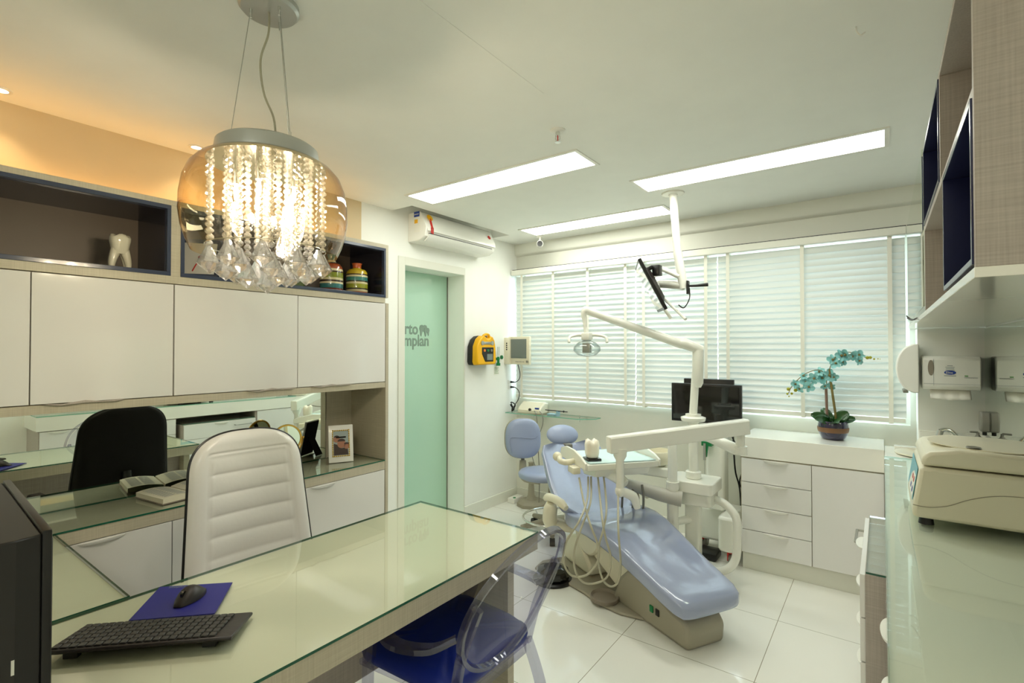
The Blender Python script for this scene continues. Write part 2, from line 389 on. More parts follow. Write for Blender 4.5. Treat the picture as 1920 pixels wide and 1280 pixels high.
# door
b = MB(); b.box(XL, XL + .008, 2.59, 2.655, 0, 2.215); b.box(XL, XL + .008, 2.655, 3.345, 2.15, 2.215); b.box(XL, XL + .006, 3.345, 3.36, 0, 2.215)
struct(b.build('trim_4', 'cornice', bev=.002))
dr = struct(bx('door_1', 'green', -3.225, -3.2, 2.6, 3.345, 0.004, 2.15)); dr['label'] = 'frosted green glass sliding door with grey lettering'
bx('door_gap_shade', 'grey', -3.2, -3.192, 3.337, 3.345, .004, 2.15, dr)  # strip coloured in for the dark gap between door and jamb
text('lettering', 'Orto', .135, FACE_PX((-3.198, 2.985, 1.622)), 'decal', dr, align='RIGHT', sx=.9, bold=.003)
text('lettering', 'Implan', .135, FACE_PX((-3.198, 3.115, 1.523)), 'decal', dr, align='RIGHT', sx=.9, bold=.003)
def tooth2d(s, flip=1): return [(x * s, z * s) for x, z in [(-.45, .5), (-.2, .58), (0, .5), (.2, .58), (.45, .5), (.55, .2), (.45, -.1), (.4, -.5), (.28, -.62), (.14, -.2), (0, -.05), (-.14, -.2), (-.28, -.62), (-.4, -.5), (-.45, -.1), (-.55, .2)]]
b = MB(); b.prism(tooth2d(.085), lambda y, z: (-3.199, 3.045 + y, 1.655 + z), lambda y, z: (-3.197, 3.045 + y, 1.655 + z))
b.prism(tooth2d(.06), lambda y, z: (-3.1975, 3.085 + y, 1.645 + z), lambda y, z: (-3.196, 3.085 + y, 1.645 + z)); b.build('tooth_emblem', 'decal', dr)
# window
win = struct(bx('window_1', 'winglass', -2.96, .14, 4.235, 4.241, 1.0, 2.26))
b = MB()
for x in (-2.96, -1.93, -.9, .1): b.box(x, x + .04, 4.212, 4.258, 1.04, 2.22)
b.box(-2.96, .14, 4.21, 4.26, 1.0, 1.04); b.box(-2.96, .14, 4.21, 4.26, 2.22, 2.26); b.build('window_frame', 'white', win)
# ceiling seam
b = MB(); b.box(-1.119, -1.115, 1.02, 1.73, 2.5485, 2.5501); struct(b.build('trim_5', 'ceil'))

# ------------------------------------------------------------------ ceiling light panels
def panel(x0, x1, y0, y1, label):
    t = thing('ceiling_light', label, 'light', ((x0 + x1) / 2, (y0 + y1) / 2, HC), 0, 'recessed light panels')
    b = MB(); f = .02
    b.box(x0 - f, x1 + f, y0 - f, y0, HC - .006, HC + .002); b.box(x0 - f, x1 + f, y1, y1 + f, HC - .006, HC + .002)
    b.box(x0 - f, x0, y0, y1, HC - .006, HC + .002); b.box(x1, x1 + f, y0, y1, HC - .006, HC + .002)
    b.build('frame', 'white', t)
    MB().box(x0, x1, y0, y1, HC - .003, HC + .001).build('diffuser', 'panel', t)
panel(-2.61, -1.31, 2.34, 2.575, 'recessed light panel nearest the camera, close to the left wall and the sprinkler')
panel(-1.25, .015, 2.98, 3.225, 'long recessed light panel at right, just in front of the ceiling pole')
panel(-1.0, .2, -1.15, -.9, 'added fill light panel, unseen at the rear of the room, behind the desk and the counters')  # added fill light behind the camera, brightens the foreground
panel(-2.57, -1.30, 3.62, 3.865, 'recessed light panel farthest away, running to behind the white ceiling pole')
def downlight(y, label):
    t = thing('downlight', label, 'light', (-2.875, y, HC), 0, 'small warm downlights')
    b = MB(); b.lathe([(.036, -.004), (.036, 0), (.024, 0), (.024, -.004), (.036, -.004)], (-2.875, y, HC), cap=False); b.build('trim_ring', 'white', t)
    MB().lathe([(.024, -.002), (.001, -.0021)], (-2.875, y, HC)).build('lamp', 'spot', t)
    L = bpy.data.lights.new('downlight_beam', 'SPOT'); L.energy = 4; L.color = (1, .72, .4); L.spot_size = 1.7; L.spot_blend = .8; L.shadow_soft_size = .02
    o = bpy.data.objects.new('beam', L); COL.objects.link(o); o.parent = t; o.location = (0, 0, -.012)
downlight(1.124, 'warm downlight in the ceiling just left of the chandelier')
downlight(.40, 'warm downlight at the far left edge of the ceiling')
# sprinkler
t = thing('fire_sprinkler', 'small chrome fire sprinkler in the ceiling with a round white plate', 'sprinkler', (-1.251, 2.068, HC))
P = Vector((-1.251, 2.068, HC))
MB().lathe([(.036, 0), (.036, -.004), (.03, -.009), (.012, -.01)], P).build('ceiling_plate', 'white', t)
b = MB(); b.cyl(P + Vector((0, 0, -.008)), P + Vector((0, 0, -.028)), .011); b.tube([P + Vector((.009, 0, -.026)), P + Vector((.012, 0, -.04)), P + Vector((.002, 0, -.056))], .0025, smooth=4)
b.tube([P + Vector((-.009, 0, -.026)), P + Vector((-.012, 0, -.04)), P + Vector((-.002, 0, -.056))], .0025, smooth=4); b.lathe([(.001, -.056), (.014, -.057), (.014, -.059), (.001, -.06)], P)
b.build('sprinkler_head', 'chrome', t); MB().cyl(P + Vector((0, 0, -.028)), P + Vector((0, 0, -.054)), .003).build('glass_bulb', 'red', t)
# ceiling hook
tag(MB().tube([(-.062, 1.977, 2.552), (-.06, 1.98, 2.535), (-.05, 1.985, 2.522), (-.038, 1.99, 2.53)], .0025, smooth=5).build('ceiling_hook', 'white'), 'tiny white hook in the bare ceiling above the room', 'hook')
# security camera
P = Vector((-2.58, 3.94, HC)); t = thing('security_camera', 'small white bullet security camera under the ceiling near the window corner', 'camera', P)
b = MB(); b.lathe([(.034, 0), (.034, -.008), (.03, -.012)], P); b.cyl(P, P + Vector((0, 0, -.05)), .009); b.build('mount', 'white', t)
dv = (Vector((0, 0, 1.5)) - P); dv.z = -.25; dv.normalize(); q = P + Vector((0, 0, -.075)) - dv * .03
MB().lathe([(.02, -.03), (.031, -.02), (.031, .07), (.028, .074)], q, dv).build('housing', 'white', t)
MB().lathe([(.001, .0745), (.026, .0745), (.026, .080), (.012, .079), (.001, .0785)], q, dv).build('lens', 'black', t)

# ------------------------------------------------------------------ air conditioner
t = thing('air_conditioner', 'white split air conditioner high on the wall above the green glass door', 'air conditioner', (XL, 3.1, 2.335))
prof = [(-3.0, 2.56), (-2.87, 2.56), (-2.85, 2.545), (-2.792, 2.43), (-2.81, 2.365), (-2.86, 2.338), (-2.9, 2.334), (-3.0, 2.334)]
b = MB(); b.prism(prof, lambda x, z: (x, 2.69, z), lambda x, z: (x, 3.54, z)); b.build('body', 'white', t, bev=.006)
b = MB(); b.prism([(-2.848, 2.545), (-2.844, 2.545), (-2.788, 2.43), (-2.788, 2.40), (-2.792, 2.40), (-2.792, 2.43)], lambda x, z: (x, 2.7, z), lambda x, z: (x, 3.53, z)); b.build('front_panel', 'white', t, bev=.002)
b = MB(); b.box(-2.803, -2.796, 2.72, 3.49, 2.381, 2.387); b.build('air_slot', 'black', t)
b = MB(); b.prism([(-2.85, 2.336), (-2.812, 2.362), (-2.798, 2.382), (-2.794, 2.38), (-2.806, 2.352), (-2.845, 2.328)], lambda x, z: (x, 2.72, z), lambda x, z: (x, 3.5, z)); b.build('louver', 'white', t)
b = MB(); b.box(-2.93, -2.87, 2.688, 2.69, 2.52, 2.56); b.build('sticker', 'bluel', t)
b = MB(); b.box(-2.925, -2.89, 2.688, 2.69, 2.47, 2.5); b.build('sticker', 'yellow', t)
b = MB(); b.box(-2.93, -2.86, 2.6885, 2.69, 2.4, 2.46); b.build('sticker', 'sticker', t)
text('sticker_print', 'ENERGIA', .013, basis((-2.928, 2.6875, 2.535), (1, 0, 0), (0, 0, 1), (0, -1, 0)), 'sticker', t)
b = MB(); b.lathe([(.028, 0), (.028, .003), (.001, .004)], (-2.815, 2.745, 2.51), (.9, 0, .44)); b.build('rosette', 'yellow', t)
b = MB(); b.box(-2.786, -2.783, 2.73, 2.741, 2.385, 2.43); b.box(-2.786, -2.783, 2.746, 2.757, 2.38, 2.43); b.tube([(-2.81, 2.744, 2.5), (-2.785, 2.744, 2.425)], .008); b.build('ribbon', 'red', t)
b = MB(); b.lathe([(.018, 0), (.018, .003), (.001, .004)], (-2.812, 3.47, 2.485), (.9, 0, .44)); b.build('round_badge', 'red', t)

# ------------------------------------------------------------------ left storage wall
XF = -2.62; XK = -2.99; Y0 = -.9
t = thing('display_shelf', 'open display shelf with navy-lined niches and linen-look frame on top of the white doors', 'shelf', (-2.8, .64, 1.8))
b = MB(); b.box(XK, XF, Y0, 2.18, 2.155, 2.18); b.box(XK, XF, Y0, 2.155, 1.797, 1.832)
for y0, y1 in ((Y0, Y0 + .03), (.922, .962), (2.158, 2.18)): b.box(XK, XF, y0, y1, 1.832, 2.155)
b.build('frame', 'linen', t, bev=.001)
for y0, y1 in ((Y0 + .03, .922), (.962, 2.158)):
    b = MB(); e = .003
    b.box(XK + .01, XF + e, y0, y1, 2.137, 2.155); b.box(XK + .01, XF + e, y0, y1, 1.832, 1.85); b.box(XK + .01, XF + e, y0, y0 + .016, 1.85, 2.137); b.box(XK + .01, XF + e, y1 - .016, y1, 1.85, 2.137)
    b.build('niche_lining', 'navy', t, bev=.0015)
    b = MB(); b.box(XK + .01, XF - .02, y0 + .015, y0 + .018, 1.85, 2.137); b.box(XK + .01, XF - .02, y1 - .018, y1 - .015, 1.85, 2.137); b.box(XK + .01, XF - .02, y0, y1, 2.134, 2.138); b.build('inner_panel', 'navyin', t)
    bx('back_panel', 'taupe', XK, XK + .012, y0 + .01, y1 - .01, 1.84, 2.15, t)
ls = thing('light_strip', 'warm uplight strip lying on top of the display shelf against the beige wall', 'light', (-2.9, .7, 2.18))
MB().box(-2.95, -2.93, Y0 + .05, 2.08, 2.18, 2.19).build('lamp', 'strip', ls); bx('housing', 'white', -2.93, -2.915, Y0 + .05, 2.08, 2.18, 2.197, ls)
# wall cabinet with lacquer doors
t = thing('wall_cabinet', 'long wall cabinet with glossy white lacquer doors between the niches and the mirror', 'cabinet', (-2.8, .64, 1.245))
b = MB(); b.box(XK, XF - .02, Y0, 2.158, 1.28, 1.797); b.box(XK, XF, Y0, 2.158, 1.245, 1.28); b.build('body', 'linen', t, bev=.001)
for y0, y1 in ((-.5, -.03), (-.026, .452), (.456, .934), (.94, 1.543), (1.547, 2.156)):
    d = bx('door', 'lac', XF - .02, XF, y0, y1, 1.284, 1.793, t, bev=.001)
    if y0 > .3:
        yc = {.456: .62, .94: 1.40, 1.547: 1.76}[y0]
        b = MB(); b.prism([(yc + x, 1.284 + (-z if 0 else z)) for x, z in [(-.13, 0), (-.07, -.004), (0, .006), (.05, -.002), (.13, 0), (.1, -.006), (0, -.003), (-.08, -.009)]], lambda y, z: (XF - .004, y, z), lambda y, z: (XF + .012, y, z)); b.build('handle', 'linend', d)
# end panel + base
t = thing('base_cabinet', 'low cabinet with white drawer fronts and a full-height linen end panel beside the door', 'cabinet', (-2.8, .64, 0))
b = MB(); b.box(XK, XF - .02, Y0, 2.156, .1, .713); b.box(XK, XF - .06, Y0, 2.156, 0, .1); b.build('body', 'linen', t)
tag(bx('side_panel', 'linen', XK, XF + .002, 2.159, 2.182, 0, 1.796, bev=.001), 'full-height linen-look side panel closing the left storage wall beside the door', 'panel')
bx('back_panel', 'linen', XK, XK + .012, 1.962, 2.158, .775, 1.245, t)
for y0, y1, hy in ((-.3, .466, None), (.47, .936, .68), (.94, 1.296, None), (1.3, 2.154, 1.71)):
    d = bx('drawer', 'lac', XF - .02, XF, y0, y1, .11, .711, t, bev=.001)
    if hy:
        b = MB(); cup(b, (XF, hy, .710), (0, 1, 0), (1, 0, 0), .16, .02, .018); b.build('handle', 'lacw', d)
tag(bx('countertop', 'linen', XK, XF, Y0, 2.157, .714, .767, bev=.001), 'long linen-look counter slab along the left wall carrying the glass', 'countertop')
tag(slab_glass('glass_sheet', [(XK + .002, Y0), (XF + .003, Y0), (XF + .003, 2.156), (XK + .002, 2.156)], .7675, .775), 'clear glass sheet with green edge on the long left counter under the mirror', 'glass sheet')
tag(bx('wall_mirror', 'mirror', XK, XK + .006, Y0, 1.96, .776, 1.244), 'wide low mirror on the left wall between counter and white doors', 'mirror')

# ------------------------------------------------------------------ desk
t = thing('office_desk', 'cream desk with linen-look edge, reaching from the foreground towards the dental chair', 'desk', (-1.44, .85, 0))
b = MB(); b.box(-1.775, -1.108, .02, 1.675, .705, .7665); b.build('desk_edge', 'linen', t, bev=.001)
bx('painted_top', 'deskc', -1.773, -1.11, .022, 1.673, .7665, .7672, t)
bx('leg_panel', 'linen', -1.7, -1.2, 1.60, 1.64, 0, .705, t); bx('leg_panel', 'linen', -1.7, -1.2, .06, .1, 0, .705, t)
bx('modesty_panel', 'linend', -1.62, -1.6, .1, 1.6, .25, .705, t)
tag(slab_glass('glass_sheet', [(-1.777, .018), (-1.106, .018), (-1.106, 1.677), (-1.777, 1.677)], .7675, .775), 'clear glass sheet with dark green edge covering the cream desk', 'glass sheet')
t = thing('desk_return', 'short connecting worktop between the desk and the long left counter', 'worktop', (-2.2, .2, .705))
b = MB(); b.box(-2.618, -1.778, -.1, .525, .705, .7665); b.build('slab', 'linen', t); bx('painted_top', 'deskc', -2.617, -1.779, -.098, .523, .7665, .7672, t)
bx('leg_panel', 'linen', -2.2, -2.17, -.08, .4, 0, .705, t)
tag(slab_glass('glass_sheet', [(-2.614, -.1), (-1.782, -.1), (-1.782, .53), (-2.614, .53)], .7675, .776), 'square-cornered glass sheet on the connecting worktop left of the mouse pad', 'glass sheet')

# computer monitor at the left edge (rear three-quarter view)
T = basis((-1.30, .255, .776), (-.96, .06, .0), (-.06, -.96, 0), (0, 0, 1))
t = thing('desktop_monitor', 'black desktop monitor seen from its side, cut by the left edge of the photo', 'monitor', (-1.11, .22, .776))
Tl = Matrix.Translation((-1.11, .22, .776)) @ Matrix.Rotation(math.radians(177), 4, 'Z')
b = MB(Tl); b.box(0, .5, -.003, .010, .03, .425, .003); b.build('bezel', 'black', t)
b = MB(Tl); b.prism([(.002, .010), (.008, .04), (.05, .075), (.42, .075), (.49, .04), (.498, .010)], lambda x, y: (x, y, .035), lambda x, y: (x, y, .42 - .35 * max(0, y - .03))); b.build('back_shell', 'shell', t, bev=.003)
b = MB(Tl); b.box(.02, .48, -.006, -.003, .05, .405); b.build('screen', 'blackg', t)
b = MB(Tl); b.box(.2, .3, .02, .07, -.0, .1); b.box(.10, .34, -.05, .12, -.0005, .012, .004); b.build('stand', 'black', t)
for z, m in ((.215, 'chrome'),): MB(Tl).box(.008, .0145, .040, .044, z - .012, z + .012).build('port', m, t)
for z, m in ((.165, 'black'), (.145, 'chrome'), (.127, 'goldb')): MB(Tl).cyl((.006, .042, z), (.0135, .045, z), .004).build('audio_jack', m, t)

# keyboard
K = Vector((-1.46, .50, .776)); ka = math.atan2(.632 - .403, -1.362 + 1.589)
t = thing('keyboard', 'black computer keyboard lying on the glass desk in front of the monitor', 'keyboard', K, ka + PI)
b = MB(); pr = [(-.075, .003), (.068, .016), (.074, .022), (.07, .027), (-.07, .013), (-.078, .008)]
b.prism(pr, lambda y, z: (-.19, y, z), lambda y, z: (.21, y, z)); b.build('case', 'dark', t, local=True, bev=.002)
b = MB(); kw = .0187
for r in range(6):
    for cc in range(20):
        x = -.15 + cc * kw * .95; y = .055 - r * .0215
        z = .0125 + (y + .07) / .14 * .014
        b.box(x, x + kw * .82, y - .008, y + .009, z - .002, z + .005, .0015, 1)
b.build('keys', 'keys', t, local=True)
b = MB(); b.box(-.15, -.12, .045, .06, 0, .018); b.box(.15, .18, .045, .06, 0, .018); b.box(-.15, -.12, -.07, -.05, 0, .006); b.box(.15, .18, -.07, -.05, 0, .006); b.build('feet', 'black', t, local=True)
# pad + mouse
t = thing('mouse_pad', 'royal blue square mouse pad on the glass desk under the mouse', 'mouse pad', (-1.61, .61, .776))
b = MB(); b.prism([(-1.765, .60), (-1.62, .745), (-1.47, .63), (-1.615, .478)], lambda x, y: (x, y, .7765), lambda x, y: (x, y, .7795)); b.build('sheet', 'pad', t)
text('logo_print', 'sinoplex', .014, basis((-1.735, .612, .7796), (.707, .707, 0), (-.707, .707, 0), (0, 0, 1)), 'greyp', t)
t = thing('computer_mouse', 'dark brown computer mouse resting on the blue pad', 'mouse', (-1.612, .625, .78), math.radians(-56))
rings = []
for i in range(13):
    s_ = i / 12; x = -.055 + .11 * s_; k = math.sin(PI * min(max(s_, .03), .97)) ** .45; hw = .031 * k; h = .036 * (math.sin(PI * (.12 + .8 * (1 - s_)))) * k
    rings.append([Vector((x, hw * math.cos(a), .002 + max(0, h * math.sin(a)) if math.sin(a) > 0 else .001)) for a in [2 * PI * j / 20 for j in range(20)]])
MB().loft(rings).build('shell', 'dark', t, local=True, ang=60)
MB().cyl((.03, -.003, .026), (.03, .003, .026), .009).build('scroll_wheel', 'blackg', t, local=True)

# ------------------------------------------------------------------ white office chair
t = thing('office_chair', 'white ribbed leatherette office chair with black rear, standing behind the desk', 'chair', (-2.2, 1.08, 0), math.radians(-5))
def back_w(k):
    w_ = .262 - .045 * k
    if k > .72: w_ *= max(0, 1 - ((k - .72) / .28) ** 2.7) ** (1 / 2.7) * .999 + .001
    return w_
def back_sheet(name, m, sgn, D, ribs):
    b = MB(); R, C_ = 150, 48; V = []; F = []
    for i in range(R + 1):
        k = 1 - (1 - i / R) ** 1.5; z = .56 + .585 * k
        for j in range(C_ + 1):
            q = -1 + 2 * j / C_; w_ = back_w(k); y = w_ * q; W0 = .262 - .045 * k; g = abs(y) / W0
            ed = min((w_ - abs(y)) / .05, (1 - k) * .585 / .045 * 1.0 if k > .8 else 9, k * .585 / .03); ed = max(0, min(1, ed)); e = math.sqrt(1 - (1 - ed) ** 2)
            d = D * e
            if ribs:
                pan = max(0, min(1, (.69 - g) / .05)) * max(0, min(1, (.85 - k) / .02))
                d += (.010 * math.sqrt(abs(math.sin((k - .02) / .14 * PI))) - .010) * pan
                d -= .005 * math.exp(-((g - .71) / .018) ** 2) * (1 if k < .86 else 0) + .005 * math.exp(-((k - .865) / .008) ** 2) * (1 if g < .71 else 0)
            V.append((-.02 - .07 * (k - .5) + .03 * (y / .262) ** 2 + sgn * d, y, z))
    for i in range(R):
        for j in range(C_):
            a = i * (C_ + 1) + j; F.append((a, a + 1, a + C_ + 2, a + C_ + 1))
    b.add(V, F); return b.build(name, m, t, local=True, ang=70)
bk = back_sheet('backrest', 'leatherw', 1, .045, True); back_sheet('back_cover', 'fabric', -1, .035, False)
b = MB(); pts = []
for i in range(41): k = 1 - (1 - i / 40) ** 1.6; pts.append((-.02 - .07 * (k - .5) + .03 * (back_w(k) / .262) ** 2, back_w(k), .56 + .585 * k))
pts = pts + [(p[0], -p[1], p[2]) for p in pts[::-1]]
b.tube(pts, .006, n=8, closed=True); b.build('piping', 'black', bk, local=True)
b = MB(); b.box(-.02, .46, -.25, .25, .43, .53, .035, 3); b.build('seat', 'leatherw', t, local=True)
b = MB(); b.tube([(-.04, 0, .75), (-.08, 0, .6), (-.04, 0, .42), (.2, 0, .41)], .025, smooth=5); b.build('back_bar', 'black', t, local=True)
for sy in (-1, 1):
    b = MB(); b.tube([(.2, sy * .26, .42), (.2, sy * .31, .45), (.2, sy * .32, .60)], .016, smooth=5)
    b.box(.12, .38, sy * .31 - .035, sy * .31 + .035, .595, .63, .014, 3); b.build('armrest', 'dark', t, local=True)
MB().cyl((.2, 0, .1), (.2, 0, .42), .028).build('gas_column', 'black', t, local=True)
b = MB()
for i in range(5):
    a = 2 * PI * i / 5; e = Vector((.2 + .29 * math.cos(a), .29 * math.sin(a), .07)); b.tube([(.2, 0, .12), e], .022, rs=[.028, .016], n=8)
b.build('star_base', 'black', t, local=True)
for i in range(5):
    a = 2 * PI * i / 5; e = Vector((.2 + .29 * math.cos(a), .29 * math.sin(a), .03)); MB().cyl(e + Vector((-.015 * math.sin(a), .015 * math.cos(a), 0)), e - Vector((-.015 * math.sin(a), .015 * math.cos(a), 0)), .03).build('caster', 'black', t, local=True)

# ------------------------------------------------------------------ clear polycarbonate armchair at the desk
t = thing('clear_armchair', 'transparent lavender-tinted armchair with oval back, pushed under the front edge of the desk', 'chair', (-1.2, 1.3, 0))
up = Vector((.37, 0, .93)).normalized(); cen = Vector((-.93, 1.31, .71))
def ovp(a, r=1, off=0):
    y = .235 * r * math.cos(a); z = .232 * r * math.sin(a)
    return cen + up * z + Vector((-.12 * (y / .235) ** 2 * .45 * .235 * 2 + off, y, 0))
b = MB(); N = 64; V = []; F = []
rr = [0.02, .3, .55, .75, .9, .97]
for r in rr:
    for i in range(N): V.append(ovp(2 * PI * i / N, r))
for k in range(len(rr) - 1):
    for i in range(N): F.append((k * N + i, k * N + (i + 1) % N, (k + 1) * N + (i + 1) % N, (k + 1) * N + i))
b.add(V, F); b.build('backrest', 'ghost', t)
b = MB(); n_ = Vector((up.z, 0, -up.x)); rings = []
for i in range(N):
    a = 2 * PI * i / N; o = ovp(a); rad = (up * math.sin(a) + Vector((0, math.cos(a), 0))).normalized()
    rings.append([o + n_ * .010, o + n_ * .011 + rad * .013, o - n_ * .009 + rad * .015, o - n_ * .010 + rad * .001])
b.loft(rings, closed=True); b.build('back_rim', 'ghoste', t, ang=25)
b = MB(); b.prism([(-1.43, 1.07), (-1.43, 1.55), (-1.04, 1.51), (-1.04, 1.11)], lambda x, y: (x, y, .435), lambda x, y: (x, y, .455)); b.build('seat', 'ghost', t, bev=.004)
def flatbar(pts, wv, tw, th, name, m='ghoste'):
    b = MB(); P = [Vector(p) for p in pts]; rings = []
    Q = []
    for i in range(len(P) - 1):
        p0, p1, p2, p3 = P[max(0, i - 1)], P[i], P[i + 1], P[min(len(P) - 1, i + 2)]
        for j in range(8):
            tt = j / 8; Q.append(.5 * ((2 * p1) + (-p0 + p2) * tt + (2 * p0 - 5 * p1 + 4 * p2 - p3) * tt * tt + (-p0 + 3 * p1 - 3 * p2 + p3) * tt ** 3))
    Q.append(P[-1])
    for i, q in enumerate(Q):
        d = (Q[min(i + 1, len(Q) - 1)] - Q[max(i - 1, 0)]).normalized(); w_ = Vector(wv); w_ = (w_ - d * w_.dot(d)).normalized(); v = d.cross(w_)
        rings.append([q + w_ * tw + v * th, q - w_ * tw + v * th, q - w_ * tw - v * th, q + w_ * tw - v * th])
    b.loft(rings); return b.build(name, m, t, ang=25)
for sy, yb in ((-1, 1.07), (1, 1.55)):
    flatbar([(-1.0, 1.31 + sy * .225, .66), (-1.06, 1.31 + sy * .28, .635), (-1.18, 1.31 + sy * .31, .628), (-1.30, 1.31 + sy * .275, .655), (-1.33, 1.31 + sy * .265, .63)], (0, 1, 0), .022, .008, 'armrest')
    flatbar([(-1.33, 1.31 + sy * .265, .64), (-1.35, 1.31 + sy * .255, .55), (-1.38, 1.31 + sy * .24, .455)], (1, 0, 0), .022, .008, 'arm_support')
    flatbar([(-1.40, 1.31 + sy * .225, .45), (-1.41, 1.31 + sy * .222, .2), (-1.42, 1.31 + sy * .22, .0)], (1, 0, 0), .014, .014, 'leg')
    flatbar([(-.93, 1.31 + sy * .21, .76), (-1.0, 1.31 + sy * .2, .6), (-1.04, 1.31 + sy * .19, .45)], (1, 0, 0), .014, .009, 'back_upright')
    flatbar([(-1.04, 1.31 + sy * .19, .46), (-.98, 1.31 + sy * .195, .3), (-.92, 1.31 + sy * .2, .0)], (1, 0, 0), .015, .013, 'leg')
flatbar([(-1.05, 1.12, .425), (-1.05, 1.5, .425)], (1, 0, 0), .008, .02, 'seat_rail')
rings = []
for z, k in ((.456, .93), (.46, .985), (.475, 1.0), (.492, .985), (.505, .93), (.512, .8), (.515, .4)):
    pl = []
    for i in range(64):
        a = 2 * PI * i / 64; cx = math.copysign(abs(math.cos(a)) ** .28, math.cos(a)); cy = math.copysign(abs(math.sin(a)) ** .28, math.sin(a))
        x = -1.24 + cx * .215 * k; y = 1.31 + cy * (.235 + .012 * (-cx)) * k
        pl.append(Vector((x, y, z + (.003 * math.sin(9 * a) if z > .48 else 0))))
    rings.append(pl)
cu = MB().loft(rings).build('seat_cushion', 'blue', ang=70)
tag(cu, 'royal blue seat cushion with pointed corners on the transparent armchair', 'cushion')

# ------------------------------------------------------------------ things on the left counter
ZB = .7755
t = thing('open_book', 'thick open book lying on the glass of the left counter in front of the mirror', 'book', (-2.83, 1.06, ZB), math.radians(8))
def page_block(sy, name):
    b = MB(); rings = []
    for x in (-.12, .12):
        L = []; n = 14
        for i in range(n + 1):
            k = i / n; L.append(Vector((x, sy * (.004 + .15 * k), .004 + .026 * math.sin(PI * min(1, .12 + .62 * k)) ** .7)))
        L += [Vector((x, sy * .154, .004)), Vector((x, sy * .004, .004))]; rings.append(L)
    b.loft(rings); return b.build(name, 'paperm', t, local=True)
pages = {k: page_block(k, 'page_block') for k in (-1, 1)}
MB().box(-.125, .125, -.158, .158, 0, .004).build('cover', 'taupeb2', t, local=True)
def lines(sd_):
    b = MB()
    for sy in (sd_,):
        for c_ in range(2):
            for r in range(11):
                k = (.22 + .36 * c_) ; x = -.1 + r * .019
                kk = k + .13
                z = .004 + .026 * math.sin(PI * min(1, .12 + .62 * kk)) ** .7
                ya, yb = .004 + .15 * k, .004 + .15 * (k + .3)
                za = .0046 + .026 * math.sin(PI * min(1, .12 + .62 * k)) ** .7; zb = .0046 + .026 * math.sin(PI * min(1, .12 + .62 * (k + .3))) ** .7
                b.add([(x, sy * ya, za + .0008), (x + .006, sy * ya, za + .0008), (x + .006, sy * yb, zb + .0008), (x, sy * yb, zb + .0008)], [(0, 1, 2, 3)])
    return b.build('text_lines', 'greyp', pages[sd_], local=True)
lines(-1); lines(1)
# framed family photo
t = thing('photo_frame', 'white photo frame with gold beaded inner edge standing on the left counter', 'photo frame', (-2.78, 1.94, ZB), math.radians(-27))
LT = Matrix.Rotation(math.radians(-12), 4, 'Y')
b = MB(LT); b.box(-.008, .006, -.075, .075, .001, .235, .002); b.build('frame', 'white', t, local=True)
b = MB(LT)
for i in range(15): b.sph((.008, -.05, .04 + i * .0115), .0045, 6); b.sph((.008, .05, .04 + i * .0115), .0045, 6)
for i in range(8): b.sph((.008, -.04 + i * .0114, .04), .0045, 6); b.sph((.008, -.04 + i * .0114, .2), .0045, 6)
b.build('bead_border', 'goldb', t, local=True)
ph = MB(LT).box(.006, .0068, -.045, .045, .045, .196).build('photograph', 'phbg', t, local=True)
b = MB(LT)
for y, z, r in ((.003, .115, .026), (-.026, .145, .02), (.034, .10, .018)): b.cyl((.0068, y, z), (.0074, y, z), r)
b.build('face', 'skin', ph, local=True)
b = MB(LT)
for y, z, r in ((.003, .131, .024), (-.026, .158, .017), (.034, .112, .016)): b.prism([(y + r * math.cos(a * PI / 10), z + .7 * r * math.sin(a * PI / 10)) for a in range(11)], lambda y, z: (.0074, y, z), lambda y, z: (.008, y, z))
b.prism([(-.044, .046), (.044, .046), (.04, .085), (.02, .09), (.003, .088), (-.02, .11), (-.044, .12)], lambda y, z: (.0068, y, z), lambda y, z: (.0073, y, z)); b.build('hair_and_clothes', 'phd', ph, local=True)
b = MB(); b.box(-.05, -.046, -.03, .03, .0, .004)
b.add([(-.02, -.03, .16), (-.02, .03, .16), (-.1, .04, 0), (-.1, -.04, 0), (-.024, -.03, .16), (-.024, .03, .16), (-.104, .04, 0), (-.104, -.04, 0)], [(0, 1, 2, 3), (4, 5, 6, 7), (0, 3, 7, 4), (1, 2, 6, 5), (3, 2, 6, 7)]); b.build('easel_back', 'fabric', t, local=True)
MB(LT).box(-.012, -.008, -.07, .07, .005, .23).build('back_board', 'fabric', t, local=True)
# vanity mirror
t = thing('vanity_mirror', 'small round gold vanity mirror standing on the left counter beside the white chair', 'mirror', (-2.82, 1.60, ZB), math.radians(-12))
MB().lathe([(.001, 0), (.06, 0), (.06, .006), (.02, .014), (.006, .02)], (0, 0, 0)).build('base', 'gold', t, local=True)
b = MB(); b.tube([(0, 0, .015), (0, 0, .09)], .005); b.tube([(0, .088 * math.cos(a), .19 + .1 * math.sin(a)) for a in [PI + i * PI / 16 for i in range(17)]], .004); b.build('yoke', 'gold', t, local=True)
ax = Vector((1, 0, .12)).normalized()
MB().lathe([(.073, -.006), (.082, -.006), (.084, 0), (.082, .006), (.073, .006)], (0, 0, .195), ax, 48, cap=False).build('ring', 'gold', t, local=True)
MB().lathe([(.001, -.003), (.076, -.003), (.076, .003), (.001, .003)], (0, 0, .195), ax, 40).build('glass', 'mirror', t, local=True)
for sy in (-1, 1): MB().sph((0, sy * .091, .193), .008, 10).build('knob', 'gold', t, local=True)

